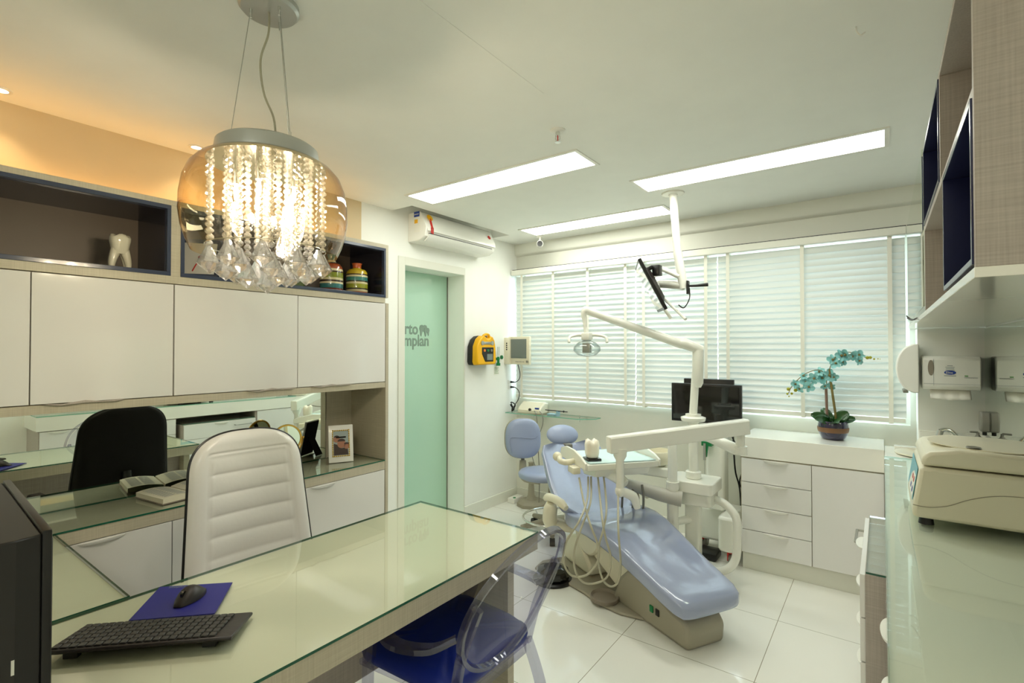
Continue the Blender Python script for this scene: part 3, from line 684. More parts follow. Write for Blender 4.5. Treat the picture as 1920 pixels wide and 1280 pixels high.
# ------------------------------------------------------------------ things in the display shelf
ZS = 1.8505
P = Vector((-2.75, .767, ZS))
me_t = MB()
def molar(b, P, s, legs=True):
    rings = []
    for z, rx, ry in ((.075, .026, .024), (.09, .032, .03), (.115, .036, .034), (.135, .04, .037), (.15, .041, .038), (.16, .037, .034), (.163, .028, .026), (.157, .012, .012)):
        rings.append([P + Vector((ry * s * math.copysign(abs(math.cos(a)) ** .7, math.cos(a)), rx * s * math.copysign(abs(math.sin(a)) ** .7, math.sin(a)), (z + (.006 * math.cos(4 * a) if z > .155 else 0)) * s)) for a in [2 * PI * i / 32 for i in range(32)]])
    b.loft(rings)
    for dx, dy in ((.4, -1), (.4, 1), (-.6, -.9), (-.6, .9)):
        b.tube([P + Vector((dx * .012, dy * .014, .10)) * s, P + Vector((dx * .018, dy * .026, .06)) * s, P + Vector((dx * .02, dy * .032, .025)) * s, P + Vector((dx * .018, dy * .03, .003)) * s], .01, n=12, smooth=5, rs=[.022 * s, .017 * s, .013 * s, .010 * s])
molar(me_t, P, .95); tag(me_t.build('tooth_model', 'ceram', ang=60), 'white ceramic tooth figurine with roots standing in the left shelf niche', 'figurine')
def shelf_frame(y, x, rz, label, tilt, w_=.15, h_=.2):
    t = thing('photo_frame', label, 'photo frame', (x, y, ZS), rz, 'navy photo frames in the shelf'); R = Matrix.Rotation(math.radians(tilt), 4, 'Y')
    b = MB(R)
    for a in ((-w_ / 2, -w_ / 2 + .02, 0, h_), (w_ / 2 - .02, w_ / 2, 0, h_), (-w_ / 2, w_ / 2, 0, .02), (-w_ / 2, w_ / 2, h_ - .02, h_)): b.box(-.012, .012, a[0], a[1], a[2] + .003, a[3] + .003, .003)
    b.build('frame', 'navy', t, local=True); q = MB(R).box(0, .004, -w_ / 2 + .02, w_ / 2 - .02, .02, h_ - .015).build('photograph', 'sticker', t, local=True)
    MB(R).box(-.01, 0, -w_ / 2 + .01, w_ / 2 - .01, .01, h_ - .005).build('back_board', 'fabric', t, local=True)
    b = MB(R); b.tube([(.005, -.02, .04), (.005, .0, .09), (.005, .02, .07), (.005, .01, .13)], .003, smooth=4, n=6); b.sph((.005, .01, .12), .012, 8, (.3, 1, 1)); b.build('picture', 'red', q, local=True)
shelf_frame(1.09, -2.78, math.radians(-38), 'navy framed photo leaning back in the shelf, nearer the niche divider', -20, .2, .22)
shelf_frame(1.22, -2.86, math.radians(-30), 'narrow navy framed photo partly behind another frame and the chandelier', -20, .12, .17)
for i, (y, h) in enumerate(((1.50, .07), (1.62, .085))):
    t = thing('potted_plant', ('small dark leafy plant in a square glass pot, half hidden by the lowest crystals', 'bushy green plant in a square glass pot left of the striped vases')[i], 'plant', (-2.76, y, ZS), 0)
    b = MB(Matrix.Translation((-2.76, y, ZS))); b.box(-.032, .032, -.034, .034, 0, .06, .003); b.build('glass_pot', 'clear', t)
    b = MB(Matrix.Translation((-2.76, y, ZS))); b.box(-.029, .029, -.031, .031, .003, .045); b.build('moss', 'moss', t)
    b = MB()
    for k in range(90):
        a = random.uniform(0, 2 * PI); r = random.uniform(.0, .042); z = random.uniform(.05, .05 + h); c_ = Vector((-2.76 + r * math.cos(a), y + r * math.sin(a), ZS + z)); d = Vector((random.uniform(-1, 1), random.uniform(-1, 1), random.uniform(-.2, 1))).normalized() * .012; e = d.orthogonal().normalized() * .005
        b.add([c_ - d, c_ + e, c_ + d, c_ - e], [(0, 1, 2, 3)])
    b.build('foliage', 'leaf', t)
cA = [(0, (120, 60, 40)), (.08, (60, 120, 120)), (.2, (214, 200, 160)), (.25, (60, 44, 34)), (.3, (206, 196, 150)), (.36, (122, 132, 36)), (.5, (60, 44, 34)), (.54, (214, 200, 160)), (.6, (150, 74, 40)), (.74, (60, 44, 34)), (.78, (210, 200, 160)), (.84, (42, 110, 110))]
cB = [(0, (176, 92, 50)), (.07, (220, 206, 160)), (.14, (60, 50, 36)), (.18, (150, 152, 44)), (.32, (216, 204, 160)), (.38, (60, 50, 36)), (.42, (60, 124, 116)), (.54, (216, 204, 160)), (.6, (70, 50, 36)), (.64, (196, 168, 44)), (.84, (196, 92, 40))]
M['vaseA'] = stripes('striped_glaze_a', cA, 0, .23); M['vaseB'] = stripes('striped_glaze_b', cB, 0, .2)
tag(MB().lathe([(.001, 0), (.062, 0), (.068, .006), (.070, .05), (.069, .12), (.066, .15), (.05, .172), (.03, .182), (.024, .19), (.023, .21), (.028, .23), (.024, .23), (.018, .2), (.001, .19)], (-2.75, 1.842, ZS), n=48).build('striped_vase', 'vaseA', ang=50), 'tall striped vase with a dark teal neck in the shelf', 'vase')
tag(MB().lathe([(.001, 0), (.062, 0), (.068, .006), (.069, .05), (.068, .11), (.066, .14), (.055, .158), (.03, .164), (.027, .17), (.028, .19), (.033, .2), (.027, .2), (.02, .18), (.001, .17)], (-2.75, 2.03, ZS), n=48).build('striped_vase', 'vaseB', ang=50), 'short striped vase with an orange neck at the right end of the shelf', 'vase')

# ------------------------------------------------------------------ chandelier
CX, CY = -1.5, .785; C0 = Vector((CX, CY, 0))
t = thing('chandelier', 'round glass chandelier with hanging crystal strands over the desk', 'chandelier', (CX, CY, HC))
MB().lathe([(.001, HC - .001), (.085, HC - .001), (.085, HC - .016), (.078, HC - .024), (.001, HC - .026)], C0, n=48).build('canopy', 'satin', t)
for a in (-2.2, .1, 2.0):
    o = Vector((.05 * math.cos(a), .05 * math.sin(a), 0)); q = Vector((.105 * math.cos(a), .105 * math.sin(a), 0))
    w_ = MB().cyl(C0 + o + Vector((0, 0, HC - .02)), C0 + q + Vector((0, 0, 2.12)), .0012, n=6).build('suspension_wire', 'steel', t)
    MB().cyl(C0 + o + Vector((0, 0, HC - .022)), C0 + o + Vector((0, 0, HC - .05)), .005, .003).build('wire_clamp', 'chrome', w_); MB().cyl(C0 + q + Vector((0, 0, 2.112)), C0 + q + Vector((0, 0, 2.135)), .004).build('wire_clamp', 'chrome', w_)
MB().tube([C0 + Vector(p) for p in ((0, 0, HC - .02), (-.004, 0, 2.46), (-.022, -.014, 2.38), (-.014, -.008, 2.28), (.012, .01, 2.2), (.018, .014, 2.12))], .0032, smooth=8).build('power_cord', 'hose', t)
MB().lathe([(.001, 2.112), (.135, 2.112), (.142, 2.106), (.146, 2.078), (.146, 2.068), (.14, 2.066), (.001, 2.066)], C0, n=64).build('top_plate', 'satin', t)
prof = [(.140, 2.068), (.160, 2.064), (.186, 2.048), (.208, 2.022), (.222, 1.985), (.229, 1.94), (.230, 1.895), (.224, 1.85), (.212, 1.81), (.20, 1.785)]
MB().lathe(prof, C0, n=72, cap=False).build('glass_bowl', 'bowl', t, ang=80)
MB().lathe([(.001, 2.052), (.165, 2.052), (.165, 2.060), (.001, 2.064)], C0, n=64).build('mirror_plate', 'chrome', t)
MB().tube([C0 + Vector((.165 * math.cos(2 * PI * i / 48), .165 * math.sin(2 * PI * i / 48), 1.80)) for i in range(48)], .0012, closed=True, n=6).build('wire_ring', 'chrome', t)
def diamond(b, c_, s):
    n = 8; r0, r1 = .006 * s, .031 * s
    rings = [[c_ + Vector((r * math.cos(2 * PI * (i + o) / n), r * math.sin(2 * PI * (i + o) / n), z * s)) for i in range(n)] for r, z, o in ((r0, .0, 0), (r1, -.05, 0), (.0008, -.074, 0))]
    b.loft(rings)
ICO = None
def bead(b, c_, r):
    n = 6; b.loft([[c_ + Vector((q * r * math.cos(2 * PI * i / n), q * r * math.sin(2 * PI * i / n), z * r)) for i in range(n)] for q, z in ((.35, 1), (1, .3), (1, -.3), (.35, -1))])
strands = []
for k, (R, n) in enumerate(((.158, 11), (.11, 8), (.06, 4), (.001, 1))):
    for i in range(n):
        a = 2 * PI * (i + .5 * (k % 2)) / n; strands.append((R * math.cos(a), R * math.sin(a), k))
for x, y, k in strands:
    ln = (1.795, 1.778, 1.758, 1.738)[k] + random.uniform(-.006, .006)
    b = MB(); z = 2.045; j = 0
    while z > ln + .004:
        bead(b, C0 + Vector((x, y, z)), (.0105, .008, .0095)[j % 3]); z -= (.018, .0165, .019)[j % 3]; j += 1
    b.build('crystal_strand', 'bead', t, ang=10)
    b = MB(); diamond(b, C0 + Vector((x, y, ln)), 1.0 + random.uniform(-.05, .05)); b.build('crystal_pendant', 'crystal', t, ang=5)
for i in range(5):
    a = 2 * PI * i / 5 + .5; x, y = .085 * math.cos(a), .085 * math.sin(a)
    s_ = MB().cyl(C0 + Vector((x, y, 2.055)), C0 + Vector((x, y, 1.985)), .009).build('lamp_socket', 'chrome', t)
    MB().lathe([(.001, -.045), (.005, -.043), (.006, -.02), (.004, 0), (.001, 0)], C0 + Vector((x, y, 1.985)), n=12).build('bulb', 'bulb', s_)
    L = bpy.data.lights.new('bulb_light', 'POINT'); L.energy = BULB_W; L.color = (1, .92, .80); L.shadow_soft_size = .02
    o = bpy.data.objects.new('bulb_light', L); COL.objects.link(o); o.parent = t; o.location = (x, y, 1.955 - HC)

# ------------------------------------------------------------------ blinds
def blind(x0, x1, zb, label, last=False):
    t = thing('venetian_blind', label, 'blind', ((x0 + x1) / 2, 4.09, zb), 0, 'white venetian blinds')
    n = 26; p = (2.205 - zb - .03) / n; b = MB(); R = math.radians(70)
    for i in range(n):
        z = zb + .035 + p * (i + .5); rings = []
        for x in (x0 + .001, x1 - .001):
            L = []
            for (u, v) in ((-.026, 0), (-.013, .0022), (0, .003), (.013, .0022), (.026, 0), (.026, -.0025), (.013, -.0003), (0, .0005), (-.013, -.0003), (-.026, -.0025)):
                L.append(Vector((x, 4.088 + u * math.cos(R) + v * math.sin(R), z + u * math.sin(R) - v * math.cos(R))))
            rings.append(L)
        b.loft(rings)
    b.build('slats', 'slat', t, ang=50)
    bx('bottom_rail', 'cornice', x0 + .004, x1 - .004, 4.068, 4.108, zb, zb + .03, t, bev=.004)
    m = max(2, round((x1 - x0) / .33)); step = (x1 - x0 - .16) / max(1, m - 1)
    for i in range(m):
        x = x0 + .08 + i * step
        b = MB(); b.box(x - .012, x + .012, 4.058, 4.0595, zb - .004, 2.225); b.box(x - .012, x + .012, 4.117, 4.1185, zb - .004, 2.225); b.box(x - .012, x + .012, 4.058, 4.1185, zb - .006, zb - .003); b.build('ladder_tape', 'tape', t)
blind(-2.955, -1.7015, 1.018, 'white wooden venetian blind, first from the left wall')
blind(-1.6985, -1.0315, 1.012, 'white wooden venetian blind behind the hanging screen')
blind(-1.0285, .12, 1.022, 'white wooden venetian blind behind the orchid, at the right end of the window')

# ------------------------------------------------------------------ things on the left wall near the window
t = thing('defibrillator', 'yellow and black portable defibrillator hung on the white wall beside the door', 'defibrillator', (-2.95, 3.53, 1.35))
out = [(-.135, 0), (.13, 0), (.145, .03), (.135, .16), (.12, .225), (.09, .262), (.055, .268), (.045, .245), (0, .24), (-.02, .262), (-.06, .268), (-.11, .235), (-.145, .17), (-.15, .03)]
b = MB(); b.prism(out, lambda y, z: (-2.998, 3.53 + y * .96, 1.352 + z * .97), lambda y, z: (-2.935, 3.53 + y, 1.35 + z)); b.build('back_case', 'black', t, bev=.008)
b = MB(); b.prism(out, lambda y, z: (-2.935, 3.53 + y, 1.35 + z), lambda y, z: (-2.88, 3.53 + y * .92, 1.354 + z * .96)); b.build('front_case', 'yellow', t, bev=.01)
b = MB(); b.prism([(-.075, .15), (.09, .15), (.085, .02), (-.03, .02), (-.075, .09)], lambda y, z: (-2.885, 3.53 + y, 1.36 + z), lambda y, z: (-2.876, 3.53 + y, 1.36 + z)); b.build('control_panel', 'black', t, bev=.004)
b = MB(); b.box(-2.877, -2.873, 3.52, 3.60, 1.395, 1.45); b.build('display', 'scr', t)
for y, m in ((3.485, 'redor'), (3.535, 'grn'), (3.585, 'grey')): MB().cyl((-2.878, y, 1.482), (-2.871, y, 1.482), .012).build('button', m, t)
b = MB(); b.box(-2.884, -2.876, 3.46, 3.60, 1.535, 1.56, .003); b.cyl((-2.884, 3.46, 1.548), (-2.874, 3.46, 1.548), .02); b.cyl((-2.884, 3.6, 1.548), (-2.874, 3.6, 1.548), .02); b.build('connector_bar', 'steel', t)
b = MB(); b.tube([(-2.91, 3.49, 1.585), (-2.9, 3.50, 1.615), (-2.9, 3.54, 1.628), (-2.9, 3.575, 1.62), (-2.91, 3.59, 1.59)], .012, smooth=4); b.build('carry_handle', 'yellow', t)
t = thing('oxygen_flowmeter', 'small green-knobbed oxygen flowmeter on the wall between the yellow case and the white monitor', 'valve', (-2.98, 3.8, 1.33))
b = MB(); b.cyl((-2.998, 3.8, 1.40), (-2.955, 3.8, 1.40), .013); b.cyl((-2.965, 3.8, 1.34), (-2.965, 3.8, 1.42), .012); b.cyl((-2.965, 3.8, 1.335), (-2.965, 3.8, 1.36), .02); b.build('valve_body', 'grn', t)
MB().cyl((-2.965, 3.8, 1.42), (-2.965, 3.8, 1.515), .011).build('glass_tube', 'clear', t); MB().lathe([(.001, 0), (.019, 0), (.019, .014), (.001, .016)], (-2.955, 3.83, 1.415), (.4, 1, 0)).build('knob', 'grn', t)
t = thing('wall_notice', 'small white notice with green print on the wall below the green flowmeter', 'sign', (-2.999, 3.81, 1.25)); bx('sheet', 'sticker', -2.9995, -2.998, 3.775, 3.855, 1.248, 1.325, t)
b = MB()
for i in range(5): b.box(-2.998, -2.9975, 3.782, 3.846 - .01 * (i % 2), 1.312 - i * .013, 1.315 - i * .013)
b.build('print', 'gpr', t)
t = thing('patient_monitor', 'white patient monitor with grey screen mounted on the wall in front of the blinds', 'monitor', (-2.9, 4.0, 1.34))
Tm = Matrix.Translation((-2.845, 3.945, 1.345)) @ Matrix.Rotation(math.radians(-8), 4, 'Z')
b = MB(Tm); b.box(-.12, .155, -.0, .03, 0, .27, .006); b.prism([(-.12, .0), (-.12, .03), (.12, .03), (.10, .07), (-.03, .07)], lambda x, y: (x, y, .012), lambda x, y: (x, y, .26)); b.build('case', 'cream', t)
MB(Tm).box(-.085, .12, -.003, .001, .06, .245).build('screen', 'scr', t)
b = MB(Tm)
for i in range(6): b.box(-.02 + i * .02, -.01 + i * .02, -.003, .0, .022, .030)
b.build('buttons', 'grey', t); MB(Tm).cyl((.135, .0, .03), (.135, -.012, .03), .011).build('knob', 'grey', t)
bx('wall_bracket', 'cream', -3.0, -2.93, 3.99, 4.03, 1.36, 1.6, t)
b = MB()
b.box(-3.0, -2.935, 3.935, 4.0, 1.345, 1.605, .004); b.build('connector_housing', 'cream', t)
b = MB()
for i in range(4): b.cyl((-2.965, 3.936, 1.55 - i * .02), (-2.965, 3.931, 1.55 - i * .02), .007, n=10)
b.build('connector', 'black', t)
for z, pts in ((1.165, [(-2.99, 4.04, 1.165), (-2.94, 4.045, 1.165), (-2.89, 4.04, 1.20), (-2.875, 4.03, 1.26), (-2.885, 4.01, 1.345)]), (1.115, [(-2.99, 4.04, 1.115), (-2.94, 4.045, 1.112), (-2.895, 4.045, 1.07), (-2.90, 4.04, 1.0), (-2.95, 4.04, .93), (-2.955, 4.04, .885)])):
    u = z > 1.14
    tag(MB().tube(pts, .004, smooth=6, n=8).build('power_cable', 'black'), 'thin black cable looping up from the upper socket to the white monitor' if u else 'thin black cable dropping from the lower socket to the glass shelf', 'cable')
    t = thing('wall_socket', 'upper white wall socket with a black plug beside the window' if u else 'lower white wall socket with a black plug beside the window', 'socket', (-2.998, 4.025, z)); bx('plate', 'white', -3.0, -2.994, 4.0, 4.055, z - .02, z + .02, t, bev=.002)
    MB().cyl((-2.994, 4.04, z), (-2.955, 4.045, z), .011, .006).build('plug', 'black', t)

# glass shelf with scaler
t = thing('glass_shelf', 'narrow clear glass shelf with a clipped corner on the wall below the blinds', 'shelf', (-2.5, 4.05, .87))
slab_glass('glass_plate', [(-2.995, 3.95), (-2.18, 3.95), (-2.06, 4.05), (-2.06, 4.148), (-2.995, 4.148)], .866, .874, t, edge='gedgel')
for x in (-2.7, -2.2):
    b = MB(); b.cyl((x, 4.15, .858), (x, 4.0, .862), .006); b.cyl((x, 4.01, .84), (x, 4.01, .90), .004); b.build('shelf_clip', 'chrome', t)
t = thing('ultrasonic_scaler', 'cream tabletop scaler with sloping grey-blue front on the glass shelf', 'device', (-2.72, 4.04, .8745))
b = MB(); b.prism([(3.965, .876), (4.125, .876), (4.125, .972), (4.06, .985), (3.985, .935), (3.965, .91)], lambda y, z: (-2.86, y, z), lambda y, z: (-2.60, y, z)); b.build('case', 'cream', t, bev=.012)
b = MB(); b.box(-2.66, -2.615, 3.972, 3.978, .925, .938); b.build('display', 'bluel', t); b = MB(); b.cyl((-2.71, 3.968, .918), (-2.71, 3.955, .918), .013); b.build('knob', 'black', t)
t = thing('instrument_holder', 'small grey-blue holder with a thin handpiece on the glass shelf, right of the scaler', 'holder', (-2.47, 4.03, .8745))
b = MB(); b.box(-2.53, -2.45, 3.98, 4.04, .8745, .893, .003); b.box(-2.43, -2.422, 3.98, 4.04, .8745, .92); b.build('cradle', 'cradle', t)
b = MB(); b.cyl((-2.56, 4.0, .923), (-2.32, 4.0, .921), .0045); b.sph((-2.36, 4.0, .9215), .01, 10); b.build('handpiece', 'black', t)
tag(MB().tube([(-2.93, 4.0, .90), (-2.955, 3.98, .95), (-2.93, 4.01, .91), (-2.965, 4.02, .88), (-2.94, 3.99, .93), (-2.96, 4.0, .97), (-2.93, 4.03, .94), (-2.95, 4.0, .885)], .005, smooth=6, n=8).build('coiled_cable', 'black'), 'bundle of black cable coiled at the left end of the glass shelf', 'cable')
tag(MB().tube([(-2.66, 3.962, .91), (-2.63, 3.945, .89), (-2.615, 3.945, .80), (-2.61, 3.95, .6), (-2.60, 3.96, .3), (-2.62, 3.98, .02)], .004, smooth=8, n=8).build('hanging_cable', 'grey'), 'thin grey cable hanging straight down from the glass shelf', 'cable')
tag(MB().tube([(-2.60, 3.962, .91), (-2.555, 3.94, .88), (-2.55, 3.94, .80), (-2.61, 3.95, .66), (-2.69, 3.97, .50), (-2.66, 4.0, .35)], .0035, smooth=8, n=8).build('hanging_cable', 'grey'), 'thin grey cable curving out to the side below the glass shelf', 'cable')

# ------------------------------------------------------------------ dentist's stool
SP = Vector((-2.17, 3.49, 0)); t = thing('dentist_stool', 'periwinkle stool with padded backrest and chrome foot ring behind the dental chair', 'stool', SP)
def pad_loft(b, c_, hw, hh, th, R, n=40, e=.75):
    rings = []
    for d, k in ((-.5, .8), (-.42, .95), (-.1, 1), (.2, .99), (.4, .9), (.49, .7), (.5, .35)):
        rings.append([c_ + R @ Vector((d * th, hw * k * math.copysign(abs(math.cos(a)) ** e, math.cos(a)), hh * k * math.copysign(abs(math.sin(a)) ** e, math.sin(a)))) for a in [2 * PI * i / n for i in range(n)]])
    b.loft(rings)
Rb = Matrix.Rotation(math.radians(-48), 3, 'Z') @ Matrix.Rotation(math.radians(-6), 3, 'Y')
bc = Vector((-2.52, 3.58, .72))
b = MB(); pad_loft(b, bc, .155, .17, .07, Rb); br = b.build('backrest', 'vinyl', t, ang=60)
b = MB(); pad_loft(b, bc - Rb @ Vector((.042, 0, 0)), .16, .175, .02, Rb); b.build('back_shell', 'taupeb', t, ang=60)
b = MB(); b.tube([bc + Rb @ Vector((.034, -.105, -.12)), bc + Rb @ Vector((.038, -.115, .0)), bc + Rb @ Vector((.038, -.05, .012)), bc + Rb @ Vector((.038, .08, .0)), bc + Rb @ Vector((.034, .12, .02))], .0025, smooth=5, n=6); b.build('seam', 'film', br)
b = MB()
b.lathe([(.001, .43), (.17, .43), (.20, .445), (.205, .47), (.19, .49), (.12, .498), (.001, .494)], SP + Vector((-.10, .02, 0)), n=40); b.build('seat', 'vinyl', t, ang=60)
b = MB(); b.tube([bc + Rb @ Vector((-.05, 0, -.1)), bc + Rb @ Vector((-.04, 0, -.22))], .016); b.build('bracket_tube', 'grey', t)
b = MB(); p_ = [bc + Rb @ Vector((-.04, 0, -.19)), bc + Rb @ Vector((-.03, 0, -.28)), Vector((-2.46, 3.54, .40)), Vector((-2.30, 3.50, .405))]; b.tube(p_, .035, smooth=5, n=12, rs=[.028, .036, .042, .03]); b.build('bracket_cover', 'taupeb', t)
MB().cyl(SP + Vector((0, 0, .09)), SP + Vector((0, 0, .43)), .032).build('column', 'taupeb', t)
b = MB(); b.lathe([(.05, .09), (.045, .13), (.03, .15)], SP)
for i in range(5):
    a = 2 * PI * i / 5 + .25; e = SP + Vector((.26 * math.cos(a), .26 * math.sin(a), .075)); b.tube([SP + Vector((0, 0, .11)), e], .025, n=8, rs=[.034, .018])
b.build('star_base', 'taupeb', t)
for i in range(5):
    a = 2 * PI * i / 5 + .25; e = SP + Vector((.25 * math.cos(a), .25 * math.sin(a), .029)); q = Vector((-math.sin(a), math.cos(a), 0)) * .02; MB().cyl(e - q, e + q, .029).build('caster', 'black', t)
b = MB(); b.tube([SP + Vector((.235 * math.cos(2 * PI * i / 40), .235 * math.sin(2 * PI * i / 40), .135)) for i in range(40)], .009, closed=True)
for i in range(5):
    a = 2 * PI * i / 5 + .25; b.tube([SP + Vector((.235 * math.cos(a), .235 * math.sin(a), .135)), SP + Vector((.2 * math.cos(a), .2 * math.sin(a), .09))], .006)
b.build('foot_ring', 'chrome', t)
# pedal + white box near the wall
P = Vector((-2.72, 4.0, 0)); t = thing('floor_pedestal', 'grey octagonal floor pedal with a tapered stem in the corner behind the stool', 'pedal', P)
b = MB(); b.lathe([(.001, 0), (.14, 0), (.14, .03), (.12, .05), (.05, .06), (.001, .06)], P, n=8); b.build('base', 'taupeb', t, ang=20)
MB().lathe([(.055, .055), (.035, .1), (.026, .2), (.026, .4), (.03, .41)], P).build('stem', 'taupeb', t)
t = thing('electric_box', 'small white box with a green light on the floor in the left corner', 'box', (-2.90, 4.03, 0))
b = MB(); b.box(-2.95, -2.87, 3.93, 4.09, 0, .05, .006); b.build('case', 'white', t); MB().cyl((-2.89, 3.96, .05), (-2.89, 3.96, .055), .014).build('green_light', 'grn', t)

# ------------------------------------------------------------------ dental chair (local frame: +x towards the head, +y towards the camera)
CO = Vector((-.605, 2.56, 0)); t = thing('dental_chair', 'periwinkle blue reclined dental chair under clear film on a taupe base', 'dental chair', CO, math.radians(150))
def section(s_, zt, zb, hw, dish=0, e=.5, ridge=0, c0=0, lean=0, n=44):
    L = []; zm = (zt + zb) / 2; hh = (zt - zb) / 2
    for i in range(n):
        a = 2 * PI * i / n; ca = math.copysign(abs(math.cos(a)) ** e, math.cos(a)); sa = math.copysign(abs(math.sin(a)) ** e, math.sin(a))
        dz = 0
        if sa > 0: dz = -dish * (1 - abs(ca) ** 2.2) * sa + ridge * math.exp(-(ca * 3.2) ** 2) * sa
        z = zm + hh * sa + dz; L.append(Vector((s_ + lean * (z - zm), c0 + hw * ca, z)))
    return L
b = MB(); S = []
for a in ((.085, .225, .205, .11, 0), (.09, .25, .188, .165, 0), (.105, .268, .18, .19, 0), (.15, .288, .185, .207, .004), (.25, .316, .205, .215, .01), (.36, .346, .235, .222, .014), (.48, .382, .265, .232, .012), (.60, .418, .295, .245, .012), (.72, .447, .32, .262, .02), (.84, .462, .335, .276, .03), (.95, .458, .335, .284, .036), (1.04, .448, .332, .284, .036), (1.10, .44, .332, .272, .03), (1.14, .425, .345, .24, .01), (1.15, .40, .36, .19, 0)):
    S.append(section(a[0], a[1], a[2], a[3], a[4], .42, ridge=.028 if .3 < a[0] < .7 else (.012 if a[0] < 1.0 and a[0] > .2 else 0)))
b.loft(S); b.build('seat', 'film', t, local=True, ang=70)
# backrest: stations along an arc
b = MB(); S = []
arc = [(1.02, .36, .10, .10), (1.05, .385, .22, .085), (1.12, .42, .285, .09), (1.20, .465, .30, .095), (1.28, .52, .292, .095), (1.36, .585, .275, .09), (1.43, .655, .262, .085), (1.49, .72, .25, .075), (1.525, .765, .22, .06), (1.535, .78, .14, .04)]
for i, (s_, z_, hw, th) in enumerate(arc):
    a, c_ = arc[max(0, i - 1)], arc[min(len(arc) - 1, i + 1)]; d = Vector((c_[0] - a[0], 0, c_[1] - a[1])).normalized(); nn = Vector((-d.z, 0, d.x)); n = 44; L = []
    for j in range(n):
        g = 2 * PI * j / n; ca = math.copysign(abs(math.cos(g)) ** .55, math.cos(g)); sa = math.copysign(abs(math.sin(g)) ** .55, math.sin(g))
        L.append(Vector((s_, 0, z_)) + Vector((0, hw * ca, 0)) + nn * (th / 2 * sa - (.0 if sa < 0 else .028 * (1 - abs(ca) ** 2)) * sa + .03 * abs(ca) ** 3))
    S.append(L)
b.loft(S); b.build('backrest', 'film', t, local=True, ang=70)
Rh = Matrix.Rotation(math.radians(-52), 4, 'Y')
b = MB(); b.sph((1.605, 0, .835), 1, 32, (.085, .135, .045), Rh); b.build('headrest', 'vinyl', t, local=True, ang=80)
b = MB(); b.box(1.50, 1.56, -.03, .03, .70, .78, .006); b.tube([(1.54, 0, .72), (1.60, 0, .80)], .018); b.build('headrest_stem', 'grey', t, local=True)
b = MB(); pr = [(1.08, .33), (1.3, .46), (1.5, .66), (1.53, .66), (1.34, .43), (1.14, .29)]; b.prism(pr, lambda x, z: (x, -.2, z), lambda x, z: (x, .2, z)); b.build('back_shell', 'cream', t, local=True, bev=.01)
# base
b = MB(); pr = [(.14, 0), (.74, 0), (.70, .09), (.66, .17), (.60, .225), (.54, .245), (.47, .235), (.24, .155), (.17, .145), (.13, .10)]
def wid(x): return .122 + .03 * max(0, min(1, (x - .14) / .5))
n = len(pr); V = [(x, -wid(x), z) for x, z in pr] + [(x, wid(x), z) for x, z in pr]; b.add(V, [tuple(range(n)), tuple(range(n, 2 * n))] + [(i, (i + 1) % n, n + (i + 1) % n, n + i) for i in range(n)])
b.build('toe_housing', 'taupeb', t, local=True, bev=.022, ang=50)
for x, m in ((.39, 'grn'), (.345, 'black')):
    MB().box(x - .013, x + .013, wid(x) - .001, wid(x) + .006, .085, .12, .002).build('rocker_switch', m, t, local=True)
b = MB(); pl = [(.46, .14), (.56, .22), (.70, .27), (.85, .28), (1.0, .31), (1.16, .38), (1.28, .40), (1.36, .3), (1.36, -.3), (1.2, -.36), (1.0, -.3), (.7, -.27), (.5, -.2)]
b.prism(pl, lambda x, y: (x, y, 0.001), lambda x, y: (x, y, .018)); b.build('floor_plate', 'taupeb', t, local=True, bev=.008)
b = MB(); b.lathe([(.082, .018), (.085, .04), (.08, .045), (.07, .03), (.001, .03)], (.72, .215, 0), n=40); b.build('foot_switch_ring', 'taupeb2', t, local=True)
for sy in (-.1, .1):
    b = MB(); b.prism([(.58, .22), (.66, .10), (.74, .08), (1.20, .24), (1.22, .32), (1.14, .36)], lambda x, z: (x, sy - .025, z), lambda x, z: (x, sy + .025, z)); b.build('lift_arm', 'cream', t, local=True, bev=.008)
b = MB(); b.prism([(.9, .345), (1.17, .345)] + [(1.03 + .145 * math.cos(a), .30 + .145 * math.sin(a)) for a in [-i * PI / 14 for i in range(15)]], lambda x, z: (x, -.15, z), lambda x, z: (x, .15, z)); b.build('seat_shroud', 'cream', t, local=True, bev=.012)
b = MB(); b.prism([(1.0, .018), (1.34, .018), (1.36, .10), (1.30, .19), (1.16, .24), (1.08, .16), (1.0, .08)], lambda x, z: (x, -.14, z), lambda x, z: (x, .14, z)); b.build('rear_housing', 'cream', t, local=True, bev=.02)
for sy in (1, -1):
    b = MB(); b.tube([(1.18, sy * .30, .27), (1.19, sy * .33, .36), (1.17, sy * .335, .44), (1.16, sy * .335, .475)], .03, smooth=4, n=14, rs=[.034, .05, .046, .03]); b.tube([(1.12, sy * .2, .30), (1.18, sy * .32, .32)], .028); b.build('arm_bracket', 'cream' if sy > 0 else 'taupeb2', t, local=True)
    b = MB(); b.tube([(1.24, sy * .335, .485), (1.20, sy * .335, .503), (1.12, sy * .33, .512), (1.04, sy * .325, .505), (.99, sy * .32, .487)], .02, smooth=4, n=14, rs=[.02, .028, .026, .028, .018]); b.build('armrest', 'cream', t, local=True)

# foot control
P = Vector((-1.735, 2.80, 0)); t = thing('foot_control', 'round black rheostat foot control on the floor beside the clear chair', 'foot control', P)
MB().lathe([(.001, 0), (.125, 0), (.13, .012), (.12, .02), (.001, .02)], P).build('base', 'black', t); MB().lathe([(.105, .02), (.11, .05), (.10, .075), (.06, .088), (.001, .09)], P, n=14).build('dome', 'blackg', t, ang=15)

